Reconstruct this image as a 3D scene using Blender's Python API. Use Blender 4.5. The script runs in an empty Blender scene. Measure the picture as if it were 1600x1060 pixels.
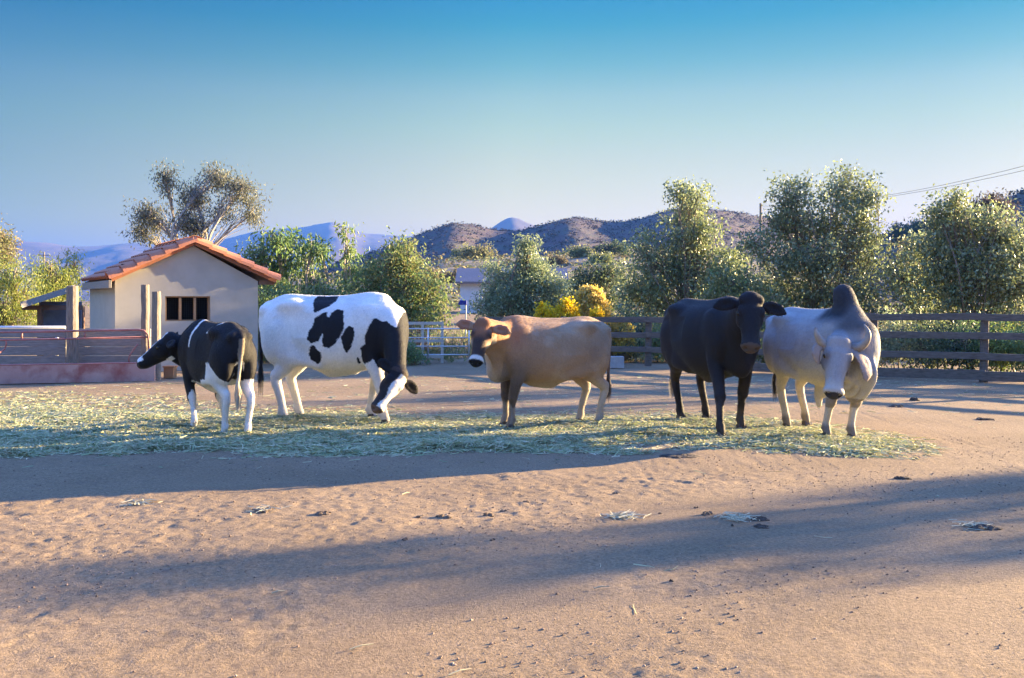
import bpy, math, random
import numpy as np
from mathutils import Vector, Matrix

# ------------------------------------------------------------------ camera, sky, sun, exposure
S = bpy.context.scene
COL = S.collection
EYE, HOR, F = 1.6, 470.0, 1600 * 35 / 36.0          # eye height, horizon row and focal length in photo pixels
cam_d = bpy.data.cameras.new('camera'); cam = bpy.data.objects.new('camera', cam_d); COL.objects.link(cam)
cam_d.lens = 35; cam_d.sensor_width = 36; cam_d.shift_y = -(530 - HOR) / 1600
cam_d.clip_start = 0.05; cam_d.clip_end = 30000
cam.location = (0, 0, EYE); cam.rotation_euler = (math.radians(90), 0, 0)
S.camera = cam

SUN_EL, SUN_AZ = 10.8, 24.0                          # degrees; azimuth from +X (right) towards +Y (away)
W = bpy.data.worlds.new('World'); S.world = W; W.use_nodes = True
wn, wl = W.node_tree.nodes, W.node_tree.links
wn.clear()
sky = wn.new('ShaderNodeTexSky'); sky.sky_type = 'NISHITA'; sky.sun_disc = False
sky.sun_elevation = math.radians(SUN_EL); sky.sun_rotation = math.radians(90 - SUN_AZ)
sky.air_density = 1.0; sky.dust_density = 0.6; sky.ozone_density = 3.0; sky.altitude = 300
bg = wn.new('ShaderNodeBackground'); bg.inputs[1].default_value = 0.14
wo = wn.new('ShaderNodeOutputWorld')
# blue deepens with height in view; overhead is brightened to lift the shade
wtc = wn.new('ShaderNodeTexCoord'); wsx = wn.new('ShaderNodeSeparateXYZ'); wrp = wn.new('ShaderNodeValToRGB')
wl.new(wtc.outputs['Generated'], wsx.inputs[0]); wl.new(wsx.outputs['Z'], wrp.inputs[0])
e = wrp.color_ramp.elements
e[0].position = 0.0; e[0].color = (.33, .17, .018, 1); e[1].position = 1.0; e[1].color = (.66, .68, 1.0, 1)
for p_, c_ in ((.077, (.325, .170, .025)), (.106, (.288, .160, .037)), (.14, (.252, .153, .048)), (.171, (.21, .151, .054)), (.20, (.166, .140, .064)), (.231, (.083, .118, .0645)), (.267, (.019, .096, .069)),
               (.30, (.001, .080, .082)), (.42, (.13, .20, .27)), (.6, (.52, .58, .84))):
    k_ = e.new(p_); k_.color = (*c_, 1)
# deeper blue at the left; unseen sky behind the camera brightened, warmed as added fill
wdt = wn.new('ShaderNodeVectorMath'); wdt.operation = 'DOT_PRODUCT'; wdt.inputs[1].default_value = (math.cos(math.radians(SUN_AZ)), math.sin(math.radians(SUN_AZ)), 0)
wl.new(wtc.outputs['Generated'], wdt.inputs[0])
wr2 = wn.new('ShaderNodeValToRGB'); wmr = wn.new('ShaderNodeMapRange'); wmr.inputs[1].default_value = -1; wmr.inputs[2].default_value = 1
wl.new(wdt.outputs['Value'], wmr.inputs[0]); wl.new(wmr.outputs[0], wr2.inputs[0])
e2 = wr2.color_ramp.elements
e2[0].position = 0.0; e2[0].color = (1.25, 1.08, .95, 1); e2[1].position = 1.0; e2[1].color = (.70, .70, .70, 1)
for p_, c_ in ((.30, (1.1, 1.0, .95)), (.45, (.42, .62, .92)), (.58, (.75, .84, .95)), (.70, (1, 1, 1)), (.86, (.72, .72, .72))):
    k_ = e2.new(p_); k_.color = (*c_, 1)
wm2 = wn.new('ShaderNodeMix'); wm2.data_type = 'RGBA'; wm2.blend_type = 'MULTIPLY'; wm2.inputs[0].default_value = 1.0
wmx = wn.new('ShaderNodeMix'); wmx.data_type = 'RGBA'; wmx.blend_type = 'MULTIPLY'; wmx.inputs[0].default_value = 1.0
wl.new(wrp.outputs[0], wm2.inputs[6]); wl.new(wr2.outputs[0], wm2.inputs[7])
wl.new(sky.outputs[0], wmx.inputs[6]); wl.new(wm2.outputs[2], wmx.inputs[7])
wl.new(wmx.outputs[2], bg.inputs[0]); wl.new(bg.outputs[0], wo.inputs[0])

sun_d = bpy.data.lights.new('sun', 'SUN'); sun = bpy.data.objects.new('sun', sun_d); COL.objects.link(sun)
sun_d.energy = 4.0; sun_d.angle = math.radians(0.5); sun_d.color = (1.0, 0.75, 0.40)
_az, _el = math.radians(SUN_AZ), math.radians(SUN_EL)
SUNV = Vector((math.cos(_el) * math.cos(_az), math.cos(_el) * math.sin(_az), math.sin(_el)))
sun.rotation_euler = SUNV.to_track_quat('Z', 'Y').to_euler()
sun.location = (40, 15, 20)

S.view_settings.view_transform = 'Standard'; S.view_settings.look = 'None'
S.view_settings.exposure = 3.65; S.view_settings.gamma = 1.0; S.view_settings.use_curve_mapping = False
S.render.engine = 'CYCLES'
S.cycles.use_denoising = True
S.cycles.max_bounces = 6; S.cycles.diffuse_bounces = 3; S.cycles.glossy_bounces = 2
S.cycles.transmission_bounces = 3; S.cycles.volume_bounces = 0; S.cycles.transparent_max_bounces = 6

RNG = np.random.default_rng(7)
random.seed(7)

# ------------------------------------------------------------------ helpers
def gpt(px, py):
    """photo pixel on flat ground -> (x, y)"""
    d = EYE * F / (py - HOR)
    return ((px - 800) / F * d, d)

def at(px, py, D):
    """photo pixel at distance D -> point"""
    return np.array([(px - 800) / F * D, D, EYE + (HOR - py) / F * D])

def tag(o, label=None, cat=None, group=None, kind=None):
    if label: o['label'] = label
    if cat: o['category'] = cat
    if group: o['group'] = group
    if kind: o['kind'] = kind
    return o

def empty(name, loc, rz=0.0):
    o = bpy.data.objects.new(name, None); COL.objects.link(o)
    o.location = tuple(float(c) for c in loc); o.rotation_euler = (0, 0, rz); o.empty_display_size = 0.2
    return o

def np_mesh(name, V, Fq, mat=None, smooth=False, colors=None, cname='col'):
    """V (n,3); Fq (m,k) uniform faces"""
    V = np.ascontiguousarray(V, dtype=np.float32); Fq = np.ascontiguousarray(Fq, dtype=np.int32)
    me = bpy.data.meshes.new(name)
    m, k = Fq.shape
    me.vertices.add(len(V)); me.vertices.foreach_set('co', V.ravel())
    me.loops.add(m * k); me.loops.foreach_set('vertex_index', Fq.ravel())
    me.polygons.add(m); me.polygons.foreach_set('loop_start', np.arange(0, m * k, k, dtype=np.int32))
    me.polygons.foreach_set('use_smooth', np.full(m, smooth, dtype=bool))
    if colors is not None:
        ca = me.color_attributes.new(cname, 'FLOAT_COLOR', 'POINT')
        c4 = np.ones((len(V), 4), dtype=np.float32); c4[:, :3] = colors
        ca.data.foreach_set('color', c4.ravel())
    me.update(calc_edges=True)
    if mat: me.materials.append(mat)
    return me

def link(name, me, parent=None, loc=None):
    o = bpy.data.objects.new(name, me); COL.objects.link(o)
    if parent: o.parent = parent
    if loc is not None: o.location = tuple(float(c) for c in loc)
    return o

class MB:
    """collects boxes, tubes and polygons; coordinates relative to an origin"""
    def __init__(s, origin=(0, 0, 0)):
        s.v = []; s.f = []; s.o = np.array(origin, float)
    def add(s, V, Fs):
        n = len(s.v)
        s.v.extend([tuple(np.asarray(p, float) - s.o) for p in V]); s.f.extend([tuple(i + n for i in f) for f in Fs])
        return s
    def box(s, c, size, ax=None):
        c = np.asarray(c, float); h = np.asarray(size, float) / 2
        A = np.eye(3) if ax is None else np.asarray(ax, float)
        V = [c + A[0] * h[0] * i + A[1] * h[1] * j + A[2] * h[2] * k for i in (-1, 1) for j in (-1, 1) for k in (-1, 1)]
        return s.add(V, [(0, 1, 3, 2), (4, 6, 7, 5), (0, 4, 5, 1), (2, 3, 7, 6), (0, 2, 6, 4), (1, 5, 7, 3)])
    def tube(s, P, R, n=8, cap=True):
        P = np.asarray(P, float); R = np.broadcast_to(np.asarray(R, float), (len(P),))
        T = np.gradient(P, axis=0); T /= np.linalg.norm(T, axis=1)[:, None] + 1e-9
        ref = np.array([0, 0, 1.]) if abs(T[0, 2]) < .9 else np.array([1., 0, 0])
        V = []; Fs = []
        for i in range(len(P)):
            u = np.cross(T[i], ref); u /= np.linalg.norm(u) + 1e-9; w = np.cross(u, T[i]); ref = w
            for k in range(n):
                a = 2 * math.pi * k / n
                V.append(P[i] + R[i] * (math.cos(a) * u + math.sin(a) * w))
        for i in range(len(P) - 1):
            for k in range(n):
                k2 = (k + 1) % n
                Fs.append((i * n + k, i * n + k2, (i + 1) * n + k2, (i + 1) * n + k))
        if cap:
            Fs.append(tuple(range(n))[::-1]); Fs.append(tuple((len(P) - 1) * n + k for k in range(n)))
        return s.add(V, Fs)
    def mesh(s, name, mat, smooth=False):
        me = bpy.data.meshes.new(name); me.from_pydata(s.v, [], s.f); me.validate()
        import bmesh as _b
        bm = _b.new(); bm.from_mesh(me); _b.ops.recalc_face_normals(bm, faces=bm.faces); bm.to_mesh(me); bm.free()
        if smooth: me.polygons.foreach_set('use_smooth', [True] * len(me.polygons))
        me.materials.append(mat); me.update()
        return me
    def build(s, name, mat, parent=None, smooth=False, bevel=0):
        o = link(name, s.mesh(name, mat, smooth), parent)
        if bevel:
            b = o.modifiers.new('bevel', 'BEVEL'); b.width = bevel; b.segments = 2; b.limit_method = 'ANGLE'
        if parent is None: o.location = tuple(s.o)
        return o

# value noise (numpy)
def _hash(ix, iy, iz, seed):
    h = (ix * 374761393 + iy * 668265263 + iz * 2147483647 * 3 + seed * 1274126177) & 0xffffffff
    h = ((h ^ (h >> 13)) * 1274126177) & 0xffffffff
    h = ((h ^ (h >> 16)) * 2246822519) & 0xffffffff
    return ((h ^ (h >> 15)) & 0xffffff) / float(0xffffff)

def noise3(x, y, z=0.0, seed=0):
    x, y, z = np.broadcast_arrays(np.asarray(x, float), np.asarray(y, float), np.asarray(z, float))
    ix, iy, iz = np.floor(x).astype(np.int64), np.floor(y).astype(np.int64), np.floor(z).astype(np.int64)
    fx, fy, fz = x - ix, y - iy, z - iz
    fx, fy, fz = [t * t * (3 - 2 * t) for t in (fx, fy, fz)]
    r = 0
    for a in (0, 1):
        for b in (0, 1):
            for c in (0, 1):
                r = r + _hash(ix + a, iy + b, iz + c, seed) * (fx if a else 1 - fx) * (fy if b else 1 - fy) * (fz if c else 1 - fz)
    return r * 2 - 1

def fbm(x, y, z=0.0, oct=4, seed=0):
    r = 0; a = 1.0; t = 0
    for i in range(oct):
        r = r + a * noise3(np.asarray(x) * 2 ** i, np.asarray(y) * 2 ** i, np.asarray(z) * 2 ** i, seed + i); t += a; a *= .5
    return r / t

# ------------------------------------------------------------------ materials
def mat(name, c1, c2=None, scale=8.0, rough=0.8, bump=0.0, bscale=None, attr=None, detail=6, sheen=0.0, spec=0.4,
        metal=0.0, stretch=None, c3=None, scale3=2.0, bdist=0.01, attr_mix=0.15):
    m = bpy.data.materials.new(name); m.use_nodes = True
    N, L = m.node_tree.nodes, m.node_tree.links
    b = N['Principled BSDF']
    b.inputs['Roughness'].default_value = rough; b.inputs['Specular IOR Level'].default_value = spec
    b.inputs['Metallic'].default_value = metal
    if sheen:
        b.inputs['Sheen Weight'].default_value = sheen; b.inputs['Sheen Roughness'].default_value = .35
    tc = N.new('ShaderNodeTexCoord'); src = tc.outputs['Object']
    if stretch:
        mp = N.new('ShaderNodeMapping'); mp.inputs['Scale'].default_value = stretch
        L.new(src, mp.inputs['Vector']); src = mp.outputs[0]
    def nz(sc, det=detail):
        n = N.new('ShaderNodeTexNoise'); n.inputs['Scale'].default_value = sc; n.inputs['Detail'].default_value = det
        n.inputs['Roughness'].default_value = .6
        L.new(src, n.inputs['Vector']); return n
    c2 = c2 or c1
    n1 = nz(scale)
    rp = N.new('ShaderNodeValToRGB')
    rp.color_ramp.elements[0].position = .3; rp.color_ramp.elements[0].color = (*c1, 1)
    rp.color_ramp.elements[1].position = .7; rp.color_ramp.elements[1].color = (*c2, 1)
    L.new(n1.outputs['Fac'], rp.inputs[0]); out = rp.outputs[0]
    if c3:
        n3 = nz(scale3); r3 = N.new('ShaderNodeValToRGB')
        r3.color_ramp.elements[0].position = .45; r3.color_ramp.elements[1].position = .65
        L.new(n3.outputs['Fac'], r3.inputs[0])
        mx = N.new('ShaderNodeMix'); mx.data_type = 'RGBA'
        L.new(r3.outputs[0], mx.inputs[0]); L.new(out, mx.inputs[6]); mx.inputs[7].default_value = (*c3, 1); out = mx.outputs[2]
    if attr:
        a = N.new('ShaderNodeAttribute'); a.attribute_name = attr
        mx = N.new('ShaderNodeMix'); mx.data_type = 'RGBA'; mx.blend_type = 'MULTIPLY'; mx.inputs[0].default_value = 1
        g = N.new('ShaderNodeMapRange'); g.inputs[3].default_value = 1 - attr_mix; g.inputs[4].default_value = 1 + attr_mix
        L.new(n1.outputs['Fac'], g.inputs[0])
        L.new(a.outputs['Color'], mx.inputs[6]); L.new(g.outputs[0], mx.inputs[7]); out = mx.outputs[2]
    L.new(out, b.inputs['Base Color'])
    if bump:
        n2 = nz(bscale or scale * 4, 5); bp = N.new('ShaderNodeBump')
        bp.inputs['Strength'].default_value = bump; bp.inputs['Distance'].default_value = bdist
        L.new(n2.outputs['Fac'], bp.inputs['Height']); L.new(bp.outputs[0], b.inputs['Normal'])
    return m

def leaf_mat(name, trans=0.45, rough=0.45, spec=.4):
    m = bpy.data.materials.new(name); m.use_nodes = True
    N, L = m.node_tree.nodes, m.node_tree.links
    b = N['Principled BSDF']; b.inputs['Roughness'].default_value = rough; b.inputs['Specular IOR Level'].default_value = spec
    a = N.new('ShaderNodeAttribute'); a.attribute_name = 'col'
    L.new(a.outputs['Color'], b.inputs['Base Color'])
    t = N.new('ShaderNodeBsdfTranslucent'); L.new(a.outputs['Color'], t.inputs['Color'])
    mx = N.new('ShaderNodeMixShader'); mx.inputs[0].default_value = trans
    L.new(b.outputs[0], mx.inputs[1]); L.new(t.outputs[0], mx.inputs[2])
    L.new(mx.outputs[0], N['Material Output'].inputs['Surface'])
    return m

M = {}
M['wood_post'] = mat('weathered_post_wood', (.16, .13, .10), (.30, .26, .21), 6, .9, .7, 14, stretch=(6, 6, 1), bdist=.02)
M['wood_plank'] = mat('weathered_plank_wood', (.20, .18, .16), (.34, .31, .27), 5, .9, .5, 20, stretch=(1, 6, 8))
M['wood_rail'] = mat('dark_rail_wood', (.085, .07, .06), (.17, .145, .125), 5, .9, .5, 16, stretch=(1.5, 1.5, 7))
M['stucco'] = mat('cream_stucco', (.39, .36, .30), (.45, .42, .355), 3, .92, .35, 60, bdist=.006)
M['tile'] = mat('terracotta', (.42, .15, .075), (.56, .23, .12), 3, .75, .25, 30, c3=(.30, .13, .085), scale3=1.3)
M['red_steel'] = mat('faded_red_steel', (.42, .23, .20), (.50, .33, .28), 3, .6, .15, 20, c3=(.30, .10, .085), scale3=2.2)
M['red_pipe'] = mat('rusty_red_pipe', (.30, .10, .085), (.42, .20, .17), 9, .55, .1, 40)
M['galv'] = mat('galvanised_steel', (.45, .46, .47), (.60, .60, .60), 10, .4, metal=.6)
M['dark_in'] = mat('dark_interior', (.012, .011, .010), rough=.95)
M['window_wood'] = mat('window_wood', (.28, .17, .09), (.36, .23, .13), 10, .7, .3, 30, stretch=(1, 1, 5))
M['white_wall'] = mat('white_siding', (.60, .60, .62), (.68, .68, .68), 4, .8)
M['roof_grey'] = mat('grey_shingle', (.16, .14, .15), (.22, .20, .21), 12, .9)
M['shed_panel'] = mat('slate_blue_panel', (.12, .13, .16), (.17, .18, .21), 5, .8)
M['brown_wood'] = mat('brown_beam', (.15, .08, .05), (.22, .12, .07), 6, .8, .2)
M['concrete'] = mat('concrete_block', (.30, .29, .29), (.40, .39, .38), 10, .9, .3)
M['bark'] = mat('bark', (.15, .115, .09), (.28, .23, .18), 6, .9, .5, 20, stretch=(4, 4, 1))
M['bark_pale'] = mat('pale_bark', (.34, .29, .24), (.48, .43, .37), 4, .85, .3, 20, stretch=(4, 4, 1))
M['hoof'] = mat('hoof_horn', (.045, .035, .03), (.09, .07, .055), 20, .6, .2)
M['eye'] = mat('eye_dark', (.008, .006, .005), rough=.12, spec=.6)
M['horn'] = mat('horn_keratin', (.20, .17, .14), (.40, .35, .29), 6, .5, .15, 30, c3=(.09, .075, .065), scale3=4)
M['coat'] = mat('cattle_coat', (1, 1, 1), scale=55, rough=.72, bump=.25, bscale=140, attr='col', sheen=.07, spec=.22, stretch=(1, 1, .35), bdist=.006, attr_mix=.18)
M['tail_hair'] = mat('tail_hair', (1, 1, 1), scale=30, rough=.7, attr='col', sheen=.2, spec=.3)
M['scrub'] = leaf_mat('scrub_leaf', .12, .85, .1); M['leaf'] = leaf_mat('leaf'); M['leaf_glossy'] = leaf_mat('leaf_glossy', .38, .36, .5)
M['hay'] = leaf_mat('hay_stalks', .25, .6, .3)
M['dung'] = mat('cattle_dung', (.045, .032, .022), (.10, .07, .045), 25, .85, .8, 50, bdist=.02)
M['dung_dry'] = mat('dry_cattle_dung', (.10, .065, .04), (.19, .13, .08), 25, .9, .8, 50, bdist=.02)
M['blue'] = mat('blue_paint', (.02, .04, .28), rough=.5)
M['wire'] = mat('wire_black', (.02, .02, .02), rough=.6)

# ------------------------------------------------------------------ ground
def ground_z(x, y):
    x = np.asarray(x, float); y = np.asarray(y, float)
    d = np.sqrt(x * x + y * y)
    near = np.clip(1 - (d - 12) / 12, 0, 1)
    z = .020 * fbm(x * .55, y * .55, oct=3, seed=3)
    grain = .006 * fbm(x * 6, y * 6, oct=3, seed=11) + .0055 * noise3(x * 21, y * 21, seed=21)
    pit = np.clip(noise3(x * 9, y * 9, seed=31) - .45, 0, 1) * .014
    patch = np.clip(.55 + fbm(x * .8, y * .8, oct=2, seed=41), .1, 1.2)
    z = z + near * patch * (grain - pit)
    z = z * np.clip(1 - (d - 30) / 30, 0, 1)
    rise = np.clip((y - 27) / 40, 0, 1)
    return z + .9 * rise * rise * (3 - 2 * rise)

def graded(lo, hi, step, far, grow=1.16):
    a = list(np.arange(lo, hi + 1e-6, step))
    s, p = step, hi
    while p < far: s *= grow; p += s; a.append(p)
    s, p = step, lo; pre = []
    while p > -far: s *= grow; p -= s; pre.append(p)
    return np.array(pre[::-1] + a)

gx = graded(-5.6, 5.6, .024, 8000); gy = graded(3.6, 9.2, .024, 8000)
GX, GY = np.meshgrid(gx, gy)
GZ = ground_z(GX, GY)
nx, ny = len(gx), len(gy)
ii = (np.arange(ny - 1)[:, None] * nx + np.arange(nx - 1)[None, :]).ravel()
gm = bpy.data.materials.new('dry_dirt'); gm.use_nodes = True
N, L = gm.node_tree.nodes, gm.node_tree.links
b = N['Principled BSDF']; b.inputs['Roughness'].default_value = .95; b.inputs['Specular IOR Level'].default_value = .15
tc = N.new('ShaderNodeTexCoord')
def _nz(sc, det=6, ro=.6):
    n = N.new('ShaderNodeTexNoise'); n.inputs['Scale'].default_value = sc; n.inputs['Detail'].default_value = det
    n.inputs['Roughness'].default_value = ro; L.new(tc.outputs['Object'], n.inputs['Vector']); return n
def _rp(n, p0, c0, p1, c1):
    r = N.new('ShaderNodeValToRGB'); e = r.color_ramp.elements
    e[0].position = p0; e[0].color = (*c0, 1); e[1].position = p1; e[1].color = (*c1, 1)
    L.new(n.outputs['Fac'], r.inputs[0]); return r
def _mix(fac, a, bb, mode='MIX'):
    m = N.new('ShaderNodeMix'); m.data_type = 'RGBA'; m.blend_type = mode
    if isinstance(fac, float): m.inputs[0].default_value = fac
    else: L.new(fac, m.inputs[0])
    L.new(a, m.inputs[6]); L.new(bb, m.inputs[7]); return m.outputs[2]
base = _rp(_nz(.5, 5), .3, (.235, .165, .098), .7, (.32, .232, .142)).outputs[0]
fine = _rp(_nz(38, 6, .78), .32, (.48, .47, .46), .70, (1.26, 1.24, 1.20)).outputs[0]
c = _mix(1.0, base, fine, 'MULTIPLY')
spk = _rp(_nz(160, 2), .66, (0, 0, 0), .72, (1, 1, 1)).outputs[0]
pale = N.new('ShaderNodeRGB'); pale.outputs[0].default_value = (.42, .34, .26, 1)
c = _mix(spk, c, pale.outputs[0])
drk = _rp(_nz(2.6, 8, .78), .54, (0, 0, 0), .72, (.7, .7, .7)).outputs[0]
dk = N.new('ShaderNodeRGB'); dk.outputs[0].default_value = (.15, .105, .075, 1)
c = _mix(drk, c, dk.outputs[0])
L.new(c, b.inputs['Base Color'])
bp = N.new('ShaderNodeBump'); bp.inputs['Strength'].default_value = .8; bp.inputs['Distance'].default_value = .014
L.new(_nz(70, 5, .7).outputs['Fac'], bp.inputs['Height']); L.new(bp.outputs[0], b.inputs['Normal'])
gme = np_mesh('ground', np.stack([GX.ravel(), GY.ravel(), GZ.ravel()], 1), np.stack([ii, ii + 1, ii + nx + 1, ii + nx], 1), gm, True)
tag(link('ground', gme), kind='structure')

# ------------------------------------------------------------------ hills and mountains (real relief at real distance)
def hill(name, prof, D0, D1, D2, m, base=0.0, nu=220, nr=60, amp=.12, nsc=6.0, seed=0, power=1.0):
    prof = np.array(prof, float)
    us = np.linspace(prof[0, 0], prof[-1, 0], nu)
    pz = np.interp(us, prof[:, 0], prof[:, 1])
    ker = np.exp(-np.linspace(-2, 2, 9) ** 2); ker /= ker.sum()
    pz = np.convolve(np.pad(pz, 4, 'edge'), ker, 'valid')
    zr = EYE + (HOR - pz) / F * D1
    edge = np.clip(np.minimum(us - us[0], us[-1] - us) / (.06 * (us[-1] - us[0])), 0, 1)
    rs = np.concatenate([np.linspace(D0, D1, nr * 2 // 3), np.linspace(D1, D2, nr // 3 + 1)[1:]])
    U, R = np.meshgrid(us, rs); ZR = np.broadcast_to(zr, U.shape)
    t = np.where(R <= D1, (R - D0) / (D1 - D0), 1 - (R - D1) / (D2 - D1))
    t = np.clip(t, 0, 1) ** power
    s = t * t * (3 - 2 * t)
    X = (U - 800) / F * R; Y = R
    k = nsc / D1
    nzv = fbm(X * k * 2, Y * k, oct=5, seed=seed)
    rid = 1 - np.abs(fbm(X * k * 1.5 + 9, Y * k * .6, oct=4, seed=seed + 5)) * 2
    Hh = (ZR - base) * edge
    Z = base + Hh * s + Hh * amp * (nzv * .6 + (rid - .6) * .8) * s * (1 - s * .92) * 2 - (1 - s) * 1.0
    Z = Z + Hh * .008 * fbm(X * k * 16, Y * k * 16, oct=2, seed=seed + 8) * s
    n1, n2 = len(rs), nu
    i0 = (np.arange(n1 - 1)[:, None] * n2 + np.arange(n2 - 1)[None, :]).ravel()
    o = link(name, np_mesh(name, np.stack([X.ravel(), Y.ravel(), Z.ravel()], 1), np.stack([i0, i0 + 1, i0 + n2 + 1, i0 + n2], 1), m, True))
    tag(o, kind='structure')
    return us, rs, Z

m_mount = mat('mountain_rock', (.035, .03, .032), (.065, .052, .05), .004, .95, 0, c3=(.12, .09, .075), scale3=.0022)
m_hill = mat('chaparral_hill', (.055, .033, .032), (.10, .064, .054), .12, .95, .8, .25, c3=(.055, .055, .04), scale3=.06, bdist=1.5)
m_slope = mat('dry_scrub_slope', (.15, .12, .085), (.26, .21, .15), .35, .95, .8, .9, c3=(.09, .085, .05), scale3=.12, bdist=.6)
hill('mountain', [(-500, 400), (-200, 385), (25, 378), (60, 381), (110, 387), (160, 386), (205, 382), (260, 385), (330, 380), (365, 372), (400, 362),
     (450, 357), (500, 352), (523, 348), (545, 360), (570, 368), (620, 370), (670, 371), (760, 385), (900, 400), (1100, 420)], 2200, 4200, 5600, m_mount, nu=320, nr=90, amp=.22, nsc=9, seed=50)
hill('mountain', [(650, 440), (720, 390), (762, 362), (780, 349), (796, 342), (806, 342), (822, 348), (842, 357), (880, 385), (960, 440)], 1900, 2600, 3300, m_mount, nu=120, nr=50, amp=.10, nsc=9, seed=70)
hu, hr, hz = hill('hill', [(380, 450), (480, 428), (560, 405), (620, 386), (660, 369), (695, 357), (715, 354), (735, 357), (770, 364), (810, 366), (850, 357), (885, 348), (905, 346), (940, 351),
     (965, 353), (1000, 349), (1040, 337), (1075, 333), (1110, 333), (1150, 339), (1190, 345), (1250, 360), (1330, 380), (1450, 410)], 230, 620, 900, m_hill, base=.6, nu=260, nr=90, amp=.16, nsc=7, seed=90)
hu2, hr2, hz2 = hill('hill', [(1150, 450), (1290, 408), (1380, 372), (1440, 354), (1500, 340), (1560, 322), (1600, 308), (1700, 280), (1850, 262), (2100, 270), (2400, 330)], 75, 260, 420, m_hill, base=.6, nu=160, nr=70, amp=.14, nsc=6, seed=110)
hu3, hr3, hz3 = hill('scrub_slope', [(250, 452), (420, 436), (540, 430), (620, 420), (690, 408), (760, 406), (840, 403), (900, 398), (960, 392), (1040, 392), (1120, 400), (1200, 408), (1300, 420), (1420, 440)], 62, 190, 300, m_slope, base=.4, nu=200, nr=70, amp=.12, nsc=6, seed=130)

# ------------------------------------------------------------------ foliage engine
def leaves(C, n_per, spread, size, cols, rng, droop=.5, aspect=.42, flat=.8, center=None):
    """C (k,3) clump centres -> leaf quads (V, F, colours)"""
    k = len(C); n = k * n_per
    ci = np.repeat(np.arange(k), n_per)
    off = np.clip(rng.normal(size=(n, 3)), -1.7, 1.7) * spread * np.array([1, 1, flat]) * rng.uniform(.55, 1.3, (k, 1))[ci]
    P = C[ci] + off
    dirv = rng.normal(size=(n, 3)); dirv[:, 2] -= droop * 1.5
    dirv /= np.linalg.norm(dirv, axis=1)[:, None]
    side = np.cross(dirv, rng.normal(size=(n, 3))); side /= np.linalg.norm(side, axis=1)[:, None] + 1e-9
    ln = (size * rng.uniform(.6, 1.35, n))[:, None]; wd = ln * aspect
    nor = np.cross(dirv, side)
    V = np.empty((n, 4, 3))
    V[:, 0] = P; V[:, 1] = P + dirv * ln * .5 + side * wd * .5 + nor * ln * .07
    V[:, 2] = P + dirv * ln; V[:, 3] = P + dirv * ln * .5 - side * wd * .5 + nor * ln * .07
    cols = np.array(cols, float)
    cl = cols[rng.integers(0, len(cols), k)]                    # clump tint
    lf = cols[rng.integers(0, len(cols), n)]
    c = (.55 * cl[ci] + .45 * lf) * rng.uniform(.7, 1.3, (n, 1))
    return V.reshape(-1, 3), np.arange(n * 4).reshape(n, 4), np.repeat(c, 4, 0)

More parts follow.
